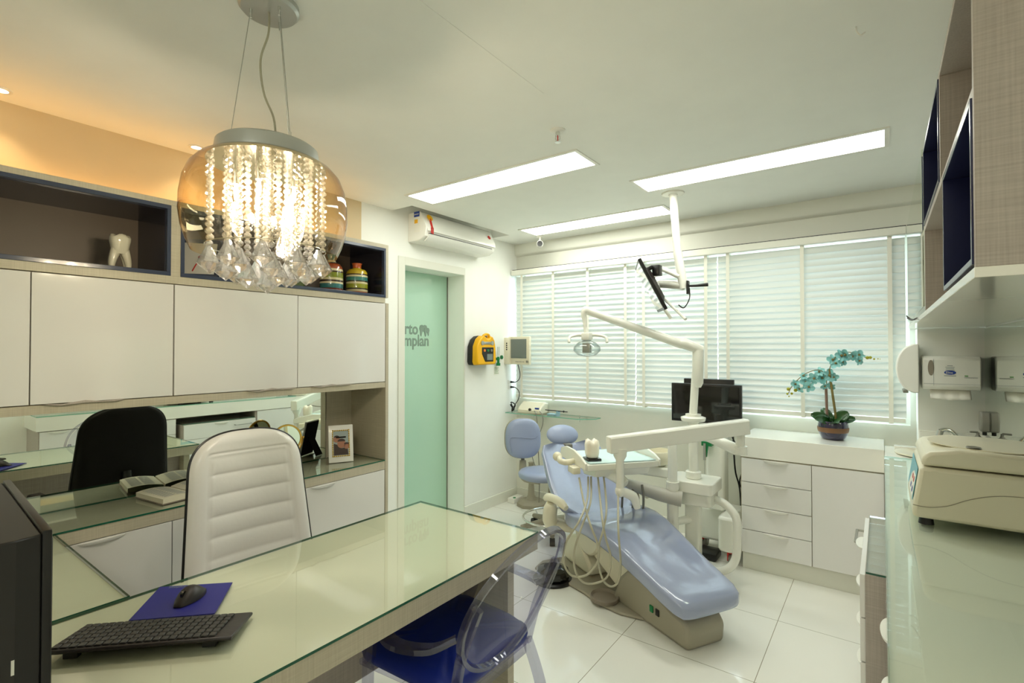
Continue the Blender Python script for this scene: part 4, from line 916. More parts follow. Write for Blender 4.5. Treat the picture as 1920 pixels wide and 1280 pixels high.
# ------------------------------------------------------------------ dental unit with balance arm and tray
t = thing('dental_delivery_unit', 'white dental unit with a long balance arm, instrument tray and hanging hoses', 'dental unit', (-1.03, 3.45, 0))
pa = Vector((-1.03, 3.45, 0)); pb = Vector((-1.12, 3.3, 0))
b = MB(); b.cyl(pa + Vector((0, 0, .0)), pa + Vector((0, 0, 1.05)), .031); b.cyl(pa + Vector((0, 0, 0)), pa + Vector((0, 0, .03)), .12); b.build('main_post', 'unit', t)
b = MB(); b.lathe([(.035, 0), (.035, .012), (.075, .014), (.08, .03), (.08, .038), (.06, .045)][::-1], pa + Vector((0, 0, 1.0))); b.cyl(pa + Vector((0, 0, 1.045)), pa + Vector((0, 0, 1.06)), .05); b.build('post_flange', 'unit', t)
b = MB(); b.cyl(pb + Vector((0, 0, .30)), pb + Vector((0, 0, .62)), .037); b.cyl(pb + Vector((0, 0, .60)), pb + Vector((0, 0, .95)), .030); b.tube([pb + Vector((0, 0, .36)), pa + Vector((0, 0, .36))], .025); b.cyl(pb + Vector((0, 0, .58)), pb + Vector((0, 0, .625)), .041); b.build('support_post', 'unit', t)
h = Vector((-.735, 3.44, .86))
b = MB(); b.tube([pa + Vector((0, 0, .93)), pa + Vector((.1, 0, .915)), h + Vector((-.02, 0, -.005))], .032, smooth=6, n=16, rs=[.024, .033, .038]); b.cyl(h + Vector((0, 0, -.03)), h + Vector((0, 0, .02)), .042); b.build('lower_arm', 'unit', t)
b = MB(); b.cyl(h, h + Vector((0, 0, .16)), .028); b.build('hub', 'unit', t)
e0 = Vector((-1.30, 2.715, .935)); e1 = Vector((-.70, 3.47, 1.005)); d = (e1 - e0).normalized(); sd = Vector((-d.y, d.x, 0)).normalized(); uz = sd.cross(d) * -1
if uz.z < 0: uz = -uz
b = MB(); b.loft([[q + sd * (x * .031) + uz * (z * k) for x, z in ((-1, -1), (-1, .75), (-.75, 1), (.75, 1), (1, .75), (1, -1))] for q, k in ((e0, .050), (e1, .048))]); b.build('balance_arm', 'unit', t, bev=.006, ang=30)
dp = e0 + d * .075
b = MB(); b.tube([dp + Vector((0, 0, -.03)), dp + Vector((0, 0, -.075)), dp + Vector((0, 0, -.10)), Vector((dp.x, dp.y, .66))], .024, n=16, rs=[.042, .038, .024, .024]); b.sph((dp.x, dp.y, .66), .03, 16, (1, 1, 1.2)); b.build('drop_post', 'unit', t)
# tray
TA = math.radians(51); TT = Matrix.Translation((-1.44, 2.985, 0)) @ Matrix.Rotation(TA, 4, 'Z')
b = MB(TT); b.box(-.235, .235, -.235, .19, .775, .812, .006); b.build('tray_table', 'unit', t)
for sx in (-1, 1):
    b = MB(TT); b.prism([(-.235, .78), (-.235, .82), (-.17, .845), (-.05, .868), (.08, .868), (.17, .845), (.19, .81), (.19, .78)], lambda y, z: (sx * .235, y, z), lambda y, z: (sx * .25, y, z)); b.build('side_cheek', 'unit', t, bev=.004)
b = MB(TT); b.tube([(-.24, -.05, .80), (-.31, -.08, .80), (-.33, -.03, .80), (-.31, .04, .805)], .018, smooth=5, n=12); b.sph((-.32, .05, .81), .03, 14); b.box(-.30, -.25, -.17, -.08, .745, .785, .006); b.build('handle', 'cream', t)
b = MB(TT); b.tube([(-.1, -.1, .775), (-.02, -.16, .72), (.02, -.22, .68)], .03, smooth=4, n=12, rs=[.05, .04, .03]); b.prism([(.1, .775), (-.2, .775), (-.17, .72), (0, .70)], lambda y, z: (-.16, y, z), lambda y, z: (.2, y, z)); b.build('tray_bracket', 'unit', t, bev=.006)
b = MB(); b.tube([(dp.x, dp.y, .66), (dp.x + .05, dp.y + .07, .62), (dp.x + .07, dp.y + .09, .55)], .022, smooth=5, n=12, rs=[.026, .03, .02]); b.build('joint', 'unit', t)
# hoses: drooping loops from the tray's rear rim
rt_ = Vector((.805, .593, 0)); fwv = Vector((-.593, .805, 0))
def hosept(px, z, dep):   # metres right of the centre line / height / depth on the camera's ground axes, as measured in the room
    return rt_ * px + fwv * dep + Vector((0, 0, z))
HL = [((.405, .78), (.44, .52), (.55, .26), (.50, .08), (.37, .10), (.30, .2), (.38, .42), (.43, .60), (.47, .77)),
      ((.49, .78), (.46, .60), (.42, .42), (.37, .25), (.42, .10), (.52, .04), (.62, .15), (.60, .32), (.55, .50), (.55, .77)),
      ((.585, .77), (.60, .55), (.61, .40), (.62, .25), (.58, .12), (.55, .02), (.62, -.0), (.68, .1), (.66, .3), (.62, .5), (.60, .77))]
HP = [
 [(1085, 895), (1095, 945), (1107, 985), (1120, 1020), (1119, 1050), (1098, 1075), (1070, 1075), (1056, 1050), (1060, 1015), (1085, 975), (1100, 935), (1102, 893)],
 [(1107, 893), (1106, 940), (1088, 990), (1076, 1030), (1077, 1065), (1092, 1088), (1115, 1090), (1137, 1078), (1144, 1045), (1134, 1005), (1128, 970), (1120, 893)],
 [(1131, 893), (1136, 950), (1130, 990), (1122, 1020), (1121, 1055), (1130, 1085), (1145, 1096), (1158, 1085), (1162, 1050), (1158, 990), (1158, 915)]]
F_ = 943.0; pc = math.atan(13 / F_)
def hp(px, py, d_):
    lat = (px - 960) / F_ * d_; z = 1.5 + (653 - py) / F_ * d_
    return rt_ * lat + fwv * d_ + Vector((0, 0, z))
for k, pts in enumerate(HP):
    q = [hp(x, y, 2.74 + .02 * k + .015 * math.sin(i * 1.3) + .30 * max(0, 1 - (y - 893) / 75)) for i, (x, y) in enumerate(pts)]
    MB().tube(q, .0058, smooth=8, n=8).build('hose', 'hose', t)
# things on the tray
tp = TT @ Vector((-.16, -.13, .813))
t2 = thing('tooth_paperweight', 'translucent white tooth ornament on a black base, on the dental tray', 'ornament', tp)
MB(Matrix.Translation(tp) @ Matrix.Rotation(TA, 4, 'Z')).box(-.045, .045, -.045, .045, 0, .02, .006).build('base', 'blackg', t2)
b = MB(); rings = []
for z, r in ((.02, .028), (.025, .038), (.05, .043), (.08, .044), (.10, .045), (.118, .040), (.125, .028), (.115, .01)):
    rings.append([tp + Vector((r * (1 + .06 * math.cos(4 * a)) * math.cos(a), r * (1 + .06 * math.cos(4 * a)) * math.sin(a), z + (.008 * math.cos(4 * a) if z > .105 else 0))) for a in [2 * PI * i / 36 for i in range(36)]])
b.loft(rings); b.build('tooth', 'opal', t2, ang=70)
b = MB(TT); V = []; n = 14
for i in range(n + 1):
    for j in range(n + 1):
        x = -.215 + .44 * i / n; y = -.225 + .38 * j / n; V.append((x, y, .8135 + .0025 * abs(math.sin(x * 14 + y * 9)) + .001 * ((i + j) % 2)))
b.add(V, [(i * (n + 1) + j, (i + 1) * (n + 1) + j, (i + 1) * (n + 1) + j + 1, i * (n + 1) + j + 1) for i in range(n) for j in range(n)])
dr_ = tag(b.build('paper_drape', 'drape'), 'pale blue paper drape covering the dental tray', 'paper sheet')
s_ = dr_.modifiers.new('thick', 'SOLIDIFY'); s_.thickness = .0012; s_.offset = 1

# water unit with cuspidor
t = thing('cuspidor_unit', 'white spittoon unit with suction hoses on the far side of the dental chair', 'dental unit', (-1.06, 3.6, 0))
b = MB(); b.prism(rrect(-1.15, -.90, 3.36, 3.58, .03), lambda x, y: (x, y, .47), lambda x, y: (x, y, .55)); b.prism(rrect(-1.18, -.88, 3.33, 3.60, .03), lambda x, y: (x, y, .555), lambda x, y: (x, y, .63)); b.cyl((-1.03, 3.45, .63), (-1.03, 3.45, .68), .05); b.build('water_box', 'unit', t, bev=.006)
b = MB(); b.prism(rrect(-1.078, -.985, 3.405, 3.495, .015), lambda x, y: (x, y, .02), lambda x, y: (x, y, .47)); b.build('lower_column', 'unit', t)
b = MB(); b.lathe([(.001, .69), (.05, .69), (.085, .71), (.095, .75), (.1, .79), (.094, .795), (.08, .74), (.001, .72)], (-1.27, 3.42, 0), n=40); b.build('bowl', 'cream', t, ang=60)
b = MB(); b.prism([(-1.42, 3.36), (-1.16, 3.36), (-1.16, 3.5), (-1.42, 3.5)], lambda x, y: (x, y, .62), lambda x, y: (x, y, .69)); b.build('bowl_support', 'unit', t, bev=.012)
b = MB(); b.tube([(-1.06, 3.3, .52), (-1.2, 3.26, .54), (-1.36, 3.22, .58), (-1.46, 3.2, .60)], .03, smooth=6, n=14, rs=[.05, .045, .035, .018]); b.build('assistant_arm', 'unitg', t)
for x, dz in ((-1.44, .33), (-1.36, .2), (-1.29, .3)):
    MB().tube([(x, 3.2, .60), (x + .01, 3.2, .50), (x - .01, 3.22, .50 - dz * .5), (x - .04, 3.24, .5 - dz)], .008, smooth=5).build('suction_hose', 'grey', t)
b = MB(); b.tube([(-.93, 3.5, .50), (-.84, 3.47, .49), (-.765, 3.45, .42), (-.755, 3.44, .30), (-.765, 3.43, .16), (-.82, 3.40, .09), (-.95, 3.38, .06), (-1.1, 3.38, .06)], .026, smooth=8, n=16); b.build('connecting_pipe', 'unit', t)

# operating light
t = thing('operating_light', 'white dental operating light on a long arm above the chair', 'lamp', pa + Vector((0, 0, 1.05)))
pt = Vector((-.995, 3.45, 1.49))
MB().cyl(pa + Vector((0, 0, 1.06)), (-1.012, 3.45, 1.34), .026).build('lower_pole', 'unit', t)
b = MB(); b.tube([(-1.0, 3.45, 1.24), (-.999, 3.45, 1.27), (-.996, 3.45, 1.46), pt], .036, n=20, rs=[.022, .036, .037, .037]); b.build('upper_pole', 'unit', t)
ea = Vector((-1.60, 3.0, 1.755)); da = (ea - pt).normalized()
b = MB(); b.tube([pt + Vector((.02, .01, .0)), pt + da * .10 + Vector((0, 0, .01)), pt + da * .14], .034, n=16, rs=[.03, .037, .03]); b.tube([pt + da * .11, ea], .025, n=16, rs=[.031, .024]); b.build('arm', 'unit', t)
b = MB(); b.tube([ea - da * .03, ea, ea + Vector((-.01, -.005, -.03)), ea + Vector((-.005, 0, -.07)), ea + Vector((0, 0, -.15))], .02, smooth=4, n=14, rs=[.026, .026, .02, .016, .011]); b.build('elbow', 'unit', t)
lc = ea + Vector((.01, 0, -.20))
b = MB(); b.tube([lc + rt_ * x + fwv * y + Vector((0, 0, z)) for x, y, z in ((-.125, -.05, -.015), (-.118, -.03, .02), (-.06, 0, .035), (0, 0, .03), (.06, 0, .035), (.118, -.03, .02), (.125, -.05, -.015))], .01, smooth=5); b.box(lc.x - .03, lc.x + .03, lc.y - .03, lc.y + .03, lc.z, lc.z + .05, .008); b.build('handle', 'unit', t)
b = MB(); b.lathe([(.02, .0), (.06, -.015), (.088, -.045), (.09, -.07), (.06, -.1), (.001, -.11)], lc, n=40); b.build('lens_cover', 'clear', t, ang=60)
b = MB(); b.box(lc.x - .028, lc.x + .028, lc.y - .015, lc.y + .015, lc.z - .085, lc.z - .02, .004); b.build('lamp_block', 'steel', t)

# ------------------------------------------------------------------ ceiling screen
t = thing('ceiling_screen', 'flat black screen hanging from a white ceiling pole, tilted over the chair', 'monitor', (-1.134, 3.374, HC))
MB().lathe([(.001, 0), (.075, 0), (.072, -.008), (.03, -.012), (.03, -.02), (.001, -.02)], (-1.134, 3.374, HC)).build('ceiling_plate', 'unit', t)
b = MB(); b.cyl((-1.134, 3.374, HC), (-1.108, 3.38, 2.14), .026); b.cyl((-1.108, 3.38, 2.15), (-1.07, 3.39, 1.90), .03); b.build('pole', 'unit', t)
A = Vector((-1.27, 3.09, 2.075)); vv = Vector((.145, .09, -.33)).normalized(); ww = Vector((-.415, .908, .04)).normalized(); nn = vv.cross(ww).normalized()
if nn.x > 0: nn = -nn
def q3(a, c_, e): return A + vv * a + ww * c_ + nn * e
b = MB(); b.loft([[q3(0, 0, k), q3(.37, 0, k), q3(.37, .56, k), q3(0, .56, k)] for k in (0, -.022)]); b.build('bezel', 'black', t, bev=.003)
b = MB(); b.loft([[q3(.02, .02, k), q3(.35, .02, k), q3(.35, .54, k), q3(.02, .54, k)] for k in (.0005, .002)]); b.build('screen', 'blackg', t)
b = MB(); b.loft([[q3(.05, .06, -.022), q3(.33, .06, -.022), q3(.33, .5, -.022), q3(.05, .5, -.022)], [q3(.10, .10, -.05), q3(.29, .10, -.05), q3(.29, .46, -.05), q3(.10, .46, -.05)]]); b.build('back_shell', 'dark', t)
b = MB(); b.tube([q3(.2, .28, -.05), q3(.2, .28, -.09), Vector((-1.07, 3.39, 1.92))], .03, smooth=4, n=12); b.tube([q3(.14, .2, -.05), q3(.1, .25, -.12), Vector((-1.09, 3.37, 1.98))], .018, smooth=4); b.build('mount', 'unit', t)
b = MB(); c_ = q3(.12, .12, -.085); b.box(c_.x - .025, c_.x + .025, c_.y - .03, c_.y + .03, c_.z - .03, c_.z + .04, .004); b.cyl(q3(.08, .1, -.03), q3(.08, .1, -.07), .014); b.build('adapter_box', 'black', t)
b = MB(); b.tube([q3(.36, .2, -.02), q3(.44, .22, -.03)], .012); b.tube([q3(.30, .3, -.06), Vector((-1.03, 3.3, 1.69))], .010, n=8); b.build('tilt_handle', 'unit', t)
b = MB(); b.box(-1.045, -1.033, 3.36, 3.40, 1.86, 1.95, .003); b.tube([(-1.03, 3.38, 1.915), (-.99, 3.40, 1.915), (-.92, 3.42, 1.92)], .011, n=10, rs=[.008, .009, .013]); b.tube([(-1.03, 3.38, 1.90), (-1.03, 3.38, 1.83), (-1.06, 3.36, 1.77), (-1.09, 3.34, 1.79)], .004, smooth=5, n=6); b.build('camera_arm', 'black', t)

# ------------------------------------------------------------------ computer trolley with monitors
t = thing('computer_trolley', 'white wheeled trolley carrying two black monitors beside the drawer cabinet', 'trolley', (-.97, 3.83, 0))
b = MB(); b.prism(rrect(-1.14, -.815, 3.86, 4.04, .05), lambda x, y: (x, y, .09), lambda x, y: (x, y, .335)); b.prism(rrect(-.94, -.815, 3.68, 3.9, .04), lambda x, y: (x, y, .09), lambda x, y: (x, y, .332)); b.build('base', 'unit', t, bev=.02)
b = MB(); b.prism(rrect(-1.05, -.92, 3.80, 3.95, .03), lambda x, y: (x, y, .335), lambda x, y: (x, y, .95)); b.build('column', 'unit', t, bev=.01)
for x, y in ((-.86, 3.73), (-1.1, 3.9), (-.86, 3.98), (-1.1, 4.0)):
    w_ = MB().cyl((x - .012, y, .036), (x + .012, y, .036), .036).build('caster', 'grey', t); b = MB(); b.box(x - .02, x - .012, y - .03, y + .03, .03, .095, .003); b.box(x - .02, x + .016, y - .02, y + .02, .08, .095); b.build('caster_fork', 'red', w_)
b = MB(); b.box(-1.32, -.815, 3.87, 3.90, .945, 1.235, .004); m_ = b.build('monitor', 'black', t); bx('screen', 'blackg', -1.305, -.83, 3.866, 3.871, .965, 1.22, m_)
b = MB(); b.box(-1.25, -.885, 3.95, 3.98, 1.0, 1.268, .004); m_ = b.build('rear_monitor', 'black', t)
bx('monitor_bracket', 'unit', -1.04, -.95, 3.90, 3.95, .86, 1.1, t)
b = MB(); b.prism([(-1.0, .83), (-.93, .83), (-.93, .80), (-.955, .80), (-.965, .72), (-.985, .72), (-.98, .80), (-1.0, .80)], lambda x, z: (x - .06, 3.74, z + .0), lambda x, z: (x - .06, 3.76, z + .0)); b.box(-1.05, -.99, 3.755, 3.81, .80, .82); b.build('handpiece_holder', 'grn', t)
b = MB(); b.cyl((-1.036, 3.735, .82), (-1.036, 3.735, .70), .009); b.cyl((-1.036, 3.735, .70), (-1.036, 3.735, .6), .002); b.build('handpiece', 'steel', t)
tag(MB().box(-1.12, -.955, 3.70, 3.855, .001, .05, .006).build('black_floor_box', 'black'), 'flat black box lying on the floor under the white trolley', 'pedal')  # plain black box on the floor beside the trolley's front leg
tag(MB().tube([(-.90, 3.98, .9), (-.895, 4.02, .6), (-.87, 4.05, .45), (-.86, 4.06, .2), (-.86, 4.07, .02)], .006, smooth=6).build('black_cable', 'black'), 'black cable hanging between the trolley and the drawer cabinet', 'cable')
tag(MB().tube([(-.91, 3.97, .86), (-.84, 4.02, .66), (-.87, 4.05, .50), (-.84, 4.06, .42), (-.83, 4.07, .30)], .005, smooth=6).build('black_cable', 'black'), 'thinner black cable looping beside the drawer cabinet', 'cable')

# ------------------------------------------------------------------ cabinet under the window
t = thing('drawer_cabinet', 'white cabinet with four drawers and a door standing under the window', 'cabinet', (-.3, 3.9, 0))
b = MB(); b.box(-.79, .17, 3.715, 4.14, .115, .765); b.build('body', 'linen', t); bx('plinth', 'cornice', -.785, .17, 3.735, 4.14, 0, .115, t)
zs = [.12, .277, .436, .597, .758]
for i in range(4):
    d = bx('drawer', 'lacw', -.783, -.372, 3.698, 3.715, zs[i] + .002, zs[i + 1] - .002, t, bev=.001)
    b = MB(); cup(b, (-.575, 3.698, zs[i + 1] - .002), (1, 0, 0), (0, -1, 0), .15, .024, .022); b.build('handle', 'white', d)
bx('door', 'lacw', -.368, -.0, 3.698, 3.715, .122, .756, t, bev=.001)
tag(bx('window_counter', 'counterw', -.79, .002, 3.697, 4.148, .765, .90, bev=.002), 'thick cream-white counter slab under the window carrying the orchid', 'countertop')
# orchid
P = Vector((-.27, 3.95, .901)); t = thing('potted_orchid', 'turquoise orchid in a glazed navy pot on the counter under the window', 'plant', P)
pot_prof = [(.001, 0), (.06, 0), (.072, .012), (.083, .04), (.088, .075), (.086, .105), (.08, .12), (.074, .12), (.078, .10), (.078, .06)]
b = MB(); b.lathe(pot_prof, P, n=48); b.build('pot', 'pot', t, ang=60)
b = MB(); b.lathe([(.0858, .048), (.0892, .06), (.0905, .072), (.0905, .080), (.0885, .08)], P, n=48, cap=False); b.build('glaze_band', 'potb', t, ang=60)
MB().lathe([(.001, .10), (.05, .104), (.079, .10), (.079, .09)], P).build('moss', 'moss', t)
def leaf(c_, dr_, L, w_, m, up_=.3, name='leaf', curl=.5):
    d = Vector(dr_).normalized(); s_ = d.cross(Vector((0, -.85, .5))); s_ = (s_ if s_.length > .01 else Vector((1, 0, 0))).normalized(); u = s_.cross(d).normalized(); b = MB(); V = []; n = 8; mC = 6
    for i in range(n + 1):
        k = i / n; ww_ = w_ * math.sin(PI * (.06 + .9 * k)) ** .6
        for j in range(mC + 1):
            q = -1 + 2 * j / mC; V.append(c_ + d * (L * k) + s_ * (ww_ * q) + u * (L * up_ * math.sin(PI * k * curl) + .25 * w_ * q * q))
    b.add(V, [(i * (mC + 1) + j, (i + 1) * (mC + 1) + j, (i + 1) * (mC + 1) + j + 1, i * (mC + 1) + j + 1) for i in range(n) for j in range(mC)])
    o = b.build(name, m, t, ang=80); k = o.modifiers.new('th', 'SOLIDIFY'); k.thickness = .0015; return o
for dx, dy, dz, L, w_ in ((-1, -.3, .18, .13, .036), (-1, -.7, -.05, .12, .036), (-.5, .6, .5, .10, .03), (.7, .1, .4, .10, .04), (.5, -1, -.25, .10, .046), (1, .4, .05, .11, .03), (.1, -.6, .4, .07, .03)):
    leaf(P + Vector((.01 * dx, .01 * dy, .115)), (dx, dy, dz), L, w_, 'leaf')
MB().cyl(P + Vector((-.032, 0, .1)), P + Vector((-.038, 0, .35)), .0085).build('stake', 'stick', t); MB().cyl(P + Vector((.022, 0, .1)), P + Vector((-.02, 0, .46)), .0075).build('stake', 'stem', t)
s1 = [P + Vector(p) for p in ((-.034, 0, .34), (-.04, 0, .42), (-.08, -.01, .455), (-.15, -.02, .43), (-.20, -.02, .385), (-.24, -.025, .33), (-.255, -.03, .29))]
s2 = [P + Vector(p) for p in ((-.02, 0, .44), (-.005, 0, .50), (.03, 0, .555), (.08, 0, .575), (.13, 0, .565), (.17, 0, .545), (.215, 0, .54))]
MB().tube(s1, .0028, smooth=5, n=6).build('flower_stem', 'stem', t); MB().tube(s2, .0028, smooth=5, n=6).build('flower_stem', 'stem', t)
def flower(c_, f, s_, tw):
    f = Vector(f).normalized(); u = f.orthogonal().normalized(); v = f.cross(u); b = MB()
    for k in range(5):
        a = tw + 2 * PI * k / 5; wide = 1.05 if k in (1, 4) else .62
        d = u * math.cos(a) + v * math.sin(a); e = f.cross(d); V = []
        for i in range(5):
            kk = i / 4
            for j in range(5):
                q = -1 + j / 2; V.append(c_ + d * (s_ * (.08 + .95 * kk)) + e * (s_ * wide * .5 * q * math.sin(PI * (.1 + .8 * kk)) ** .7) + f * (s_ * (.25 * kk - .2 * kk * kk + .10 * q * q)))
        b.add(V, [(i * 5 + j, (i + 1) * 5 + j, (i + 1) * 5 + j + 1, i * 5 + j + 1) for i in range(4) for j in range(4)])
    b.mi = 1; b.sph(c_ + f * .006, s_ * .2, 8); o = b.build('flower', ['petal', 'stem'], t, ang=80)
for (x, z, s_) in ((-.215, .355, .034), (-.19, .325, .036), (-.155, .37, .036), (-.135, .34, .036), (-.165, .41, .03), (-.10, .40, .040), (-.075, .44, .040), (-.06, .40, .04), (-.02, .42, .042), (.005, .41, .036), (-.045, .35, .034), (-.01, .35, .036), (.0, .525, .034), (.02, .50, .036), (.05, .55, .04), (.075, .56, .042), (.055, .51, .032), (.11, .55, .038), (.15, .56, .034), (.145, .52, .028)):
    flower(P + Vector((x, random.uniform(-.03, .02), z)), (random.uniform(-1.1, 1.1), -1, random.uniform(-.9, .7)), s_ * random.uniform(.8, 1.1), random.uniform(0, 6))
for x, z, r in ((-.258, .318, .012), (-.215, .312, .012), (-.265, .285, .0075), (-.238, .288, .0085), (-.255, .268, .005), (.19, .54, .011), (.205, .541, .010), (.225, .532, .006), (.245, .533, .004), (.255, .532, .003)):
    MB().sph(P + Vector((x, -.01, z)), r, 10, (1, .9, 1)).build('bud', 'bud', t)

# ------------------------------------------------------------------ right-hand counter
t = thing('sink_cabinet', 'long low cabinet along the right wall with cup-handled drawers under the glass counter', 'cabinet', (.25, 2.4, 0))
b = MB(); b.box(.03, XR - .002, 1.10, 2.17, .1, .765); b.box(.03, XR - .002, 3.0, 3.69, .1, .765); b.box(.4, XR - .002, 2.17, 3.0, 0, .765); b.box(.06, XR - .002, 1.12, 2.17, 0, .1); b.build('body', 'linend', t)
for y0, y1 in ((1.105, 1.36), (1.364, 2.165)):
    for i in range(4):
        d = bx('drawer', 'lacw', .012, .03, y0, y1, .122 + .16 * i, .278 + .16 * i, t, bev=.001); yc = 1.67 if y0 > 1.3 else 1.23
        b = MB(); cup(b, (.012, yc, .277 + .16 * i), (0, 1, 0), (-1, 0, 0), .15, .024, .022); b.build('handle', 'white', d)
bx('door', 'lacw', .012, .03, 3.02, 3.68, .122, .76, t, bev=.001)
tag(bx('sink_counter', 'counterw', .003, XR - .002, 1.08, 3.696, .765, .892, bev=.002), 'thick cream-white counter along the right wall carrying the beige centrifuge', 'countertop')
tag(bx('corner_counter', 'counterw', .004, XR - .002, 3.698, 3.928, .765, .892), 'white counter end with the sink in the corner under the paper towel box', 'countertop')
tag(slab_glass('glass_sheet', [(.001, 1.078), (XR - .002, 1.078), (XR - .002, 3.5), (.001, 3.5)], .8925, .90, edge='gedgel'), 'clear green-edged glass sheet covering the right-hand counter', 'glass sheet')
b = MB(); b.box(.175, XR - .002, 3.915, 3.93, .892, 1.005); b.box(XR - .017, XR - .002, 3.5, 3.915, .892, 1.005); tag(b.build('backsplash', 'counterw'), 'low cream splashback behind the tap in the corner', 'splashback')
t = thing('corner_sink', 'oval cream sink rim behind the centrifuge in the corner', 'sink', (.2, 3.7, .893))
b = MB(); b.lathe([(.13, 0), (.15, .004), (.15, .012), (.135, .014), (.11, .004), (.001, .002)], (.20, 3.7, .8935), n=48); b.build('basin', 'cream', t)
bx('ledge', 'counterw', .05, .17, 3.80, 3.86, .893, .915, t, bev=.002)
# pull-out cart
t = thing('drawer_cart', 'linen-look drawer cart with cup handles pulled out below the right counter', 'cart', (.15, 2.58, 0))
bx('body', 'linend', -.058, .38, 2.205, 2.96, .06, .694, t, bev=.001)
slab_glass('glass_top', [(-.056, 2.207), (.38, 2.207), (.38, 2.958), (-.056, 2.958)], .6945, .702, t)
for i in range(4):
    d = bx('drawer', 'lacw', -.074, -.058, 2.21, 2.955, .065 + .157 * i, .218 + .157 * i, t, bev=.001)
    b = MB(); cup(b, (-.074, 2.58, .216 + .157 * i), (0, 1, 0), (-1, 0, 0), .15, .024, .022); b.build('handle', 'white', d)
b = MB(); b.tube([(-.072, 2.72, .64), (-.105, 2.72, .64), (-.105, 2.90, .64), (-.072, 2.90, .64)], .006); b.build('bar_handle', 'steel', t)
for x in (-.02, .34):
    for y in (2.25, 2.9): MB().cyl((x - .01, y, .03), (x + .01, y, .03), .03).build('caster', 'black', t)
# centrifuge
t = thing('centrifuge', 'beige benchtop centrifuge with a teal control panel on the right counter', 'centrifuge', (.27, 2.4, .90))
def cf(y): k = (y - 2.2) / .4; return k
b = MB()
low = [(.077, .925), (.077, .955), (.098, 1.098), (.47, 1.098), (.47, .925)]
b.prism(low, lambda x, z: (x, 2.20, z), lambda x, z: (x, 2.60, z)); b.build('body', 'cream', t, bev=.012)
b = MB(); b.prism([(.10, 1.103), (.105, 1.135), (.125, 1.15), (.2, 1.165), (.46, 1.16), (.47, 1.103)], lambda x, z: (x, 2.205, z), lambda x, z: (x, 2.595, z)); b.build('lid', 'cream', t, bev=.012)
MB().lathe([(.001, 0), (.15, 0), (.17, .001), (.17, .004), (.001, .012)], (.30, 2.40, 1.163), (0, 0, 1), n=48).build('lid_dome', 'cream', t)
b = MB(); b.lathe([(.001, .0), (.02, 0), (.018, .003), (.001, .001)], (.24, 2.26, 1.17)); b.build('viewing_port', 'grey', t)
def fp(y, z): k = (z - .955) / .143; return (.077 + .021 * k - .0015, y, z)
b = MB(); b.prism([(2.24, .975), (2.56, .975), (2.56, 1.085), (2.24, 1.085)], lambda y, z: fp(y, z), lambda y, z: Vector(fp(y, z)) - Vector((.001, 0, 0))); pn = b.build('control_panel', 'teal', t)
b = MB(); b.prism([(2.25, .98), (2.50, .98), (2.44, 1.03), (2.36, 1.055), (2.25, 1.055)], lambda y, z: Vector(fp(y, z)) - Vector((.001, 0, 0)), lambda y, z: Vector(fp(y, z)) - Vector((.002, 0, 0))); b.build('label', 'sticker', pn)
for y, z, m in ((2.30, 1.035, 'red'), (2.36, 1.035, 'red'), (2.30, 1.0, 'bluel'), (2.38, 1.0, 'bluel')):
    b = MB(); b.prism([(y - .015, z - .008), (y + .015, z - .008), (y + .015, z + .008), (y - .015, z + .008)], lambda y, z: Vector(fp(y, z)) - Vector((.002, 0, 0)), lambda y, z: Vector(fp(y, z)) - Vector((.003, 0, 0))); b.build('button', m, pn)
b = MB(); b.tube([(.078, 2.1995, .968), (.12, 2.1985, .966), (.17, 2.1985, .98), (.22, 2.1985, 1.008), (.28, 2.1985, 1.03), (.35, 2.1985, 1.038), (.46, 2.1985, 1.034)], .0012, smooth=6, n=6); b.build('body_groove', 'taupeb', t)
b = MB(); b.lathe([(.013, 0), (.0145, .001), (.0145, .0015), (.013, .0015)], (.135, 2.1995, 1.075), (0, -1, 0)); b.build('key_cap', 'cream', t)
for x in (.115, .42):
    for y in (2.24, 2.55): MB().lathe([(.001, 0), (.022, 0), (.018, .026), (.001, .026)], (x, y, .9005), n=16).build('rubber_foot', 'black', t)
# tap, soap, organiser
t = thing('chrome_tap', 'curved chrome tap on the sink in the corner behind the centrifuge', 'tap', (.35, 3.83, .893))
b = MB(); b.tube([(.36, 3.84, .893), (.355, 3.84, .94), (.34, 3.84, .985), (.315, 3.835, 1.02), (.285, 3.825, 1.03), (.262, 3.815, 1.024)], .014, smooth=5, n=14, rs=[.022, .016, .014, .013, .012, .012]); b.build('spout', 'chrome', t); MB().cyl((.265, 3.816, 1.025), (.255, 3.812, .985), .015).build('aerator', 'steel', t)
t = thing('soap_dispenser', 'clear pump soap bottle with grey pump beside the tap', 'bottle', (.42, 3.78, .893))
b = MB(); b.lathe([(.001, 0), (.03, 0), (.033, .01), (.033, .07), (.02, .085), (.012, .09)], (.42, 3.78, .893)); b.build('bottle', 'clear', t); b = MB(); b.lathe([(.001, .088), (.02, .088), (.021, .115), (.012, .12), (.007, .13), (.007, .142), (.001, .142)], (.42, 3.78, .893)); b.tube([(.42, 3.78, 1.036), (.385, 3.765, 1.037)], .005); b.build('pump', 'grey', t)
MB().lathe([(.001, .004), (.029, .004), (.029, .045), (.001, .045)], (.42, 3.78, .893)).build('liquid_soap', 'bluel', t)
t = thing('clear_organiser', 'small transparent tray box standing on the counter behind the centrifuge', 'box', (.36, 3.70, .893))
b = MB()
b.box(.29, .293, 3.62, 3.76, .9, .99); b.box(.40, .403, 3.62, 3.76, .9, .99); b.box(.29, .403, 3.62, 3.623, .9, .99); b.box(.29, .403, 3.757, 3.76, .9, .99); b.box(.29, .403, 3.62, 3.76, .8935, .9); b.build('walls', 'clear', t)
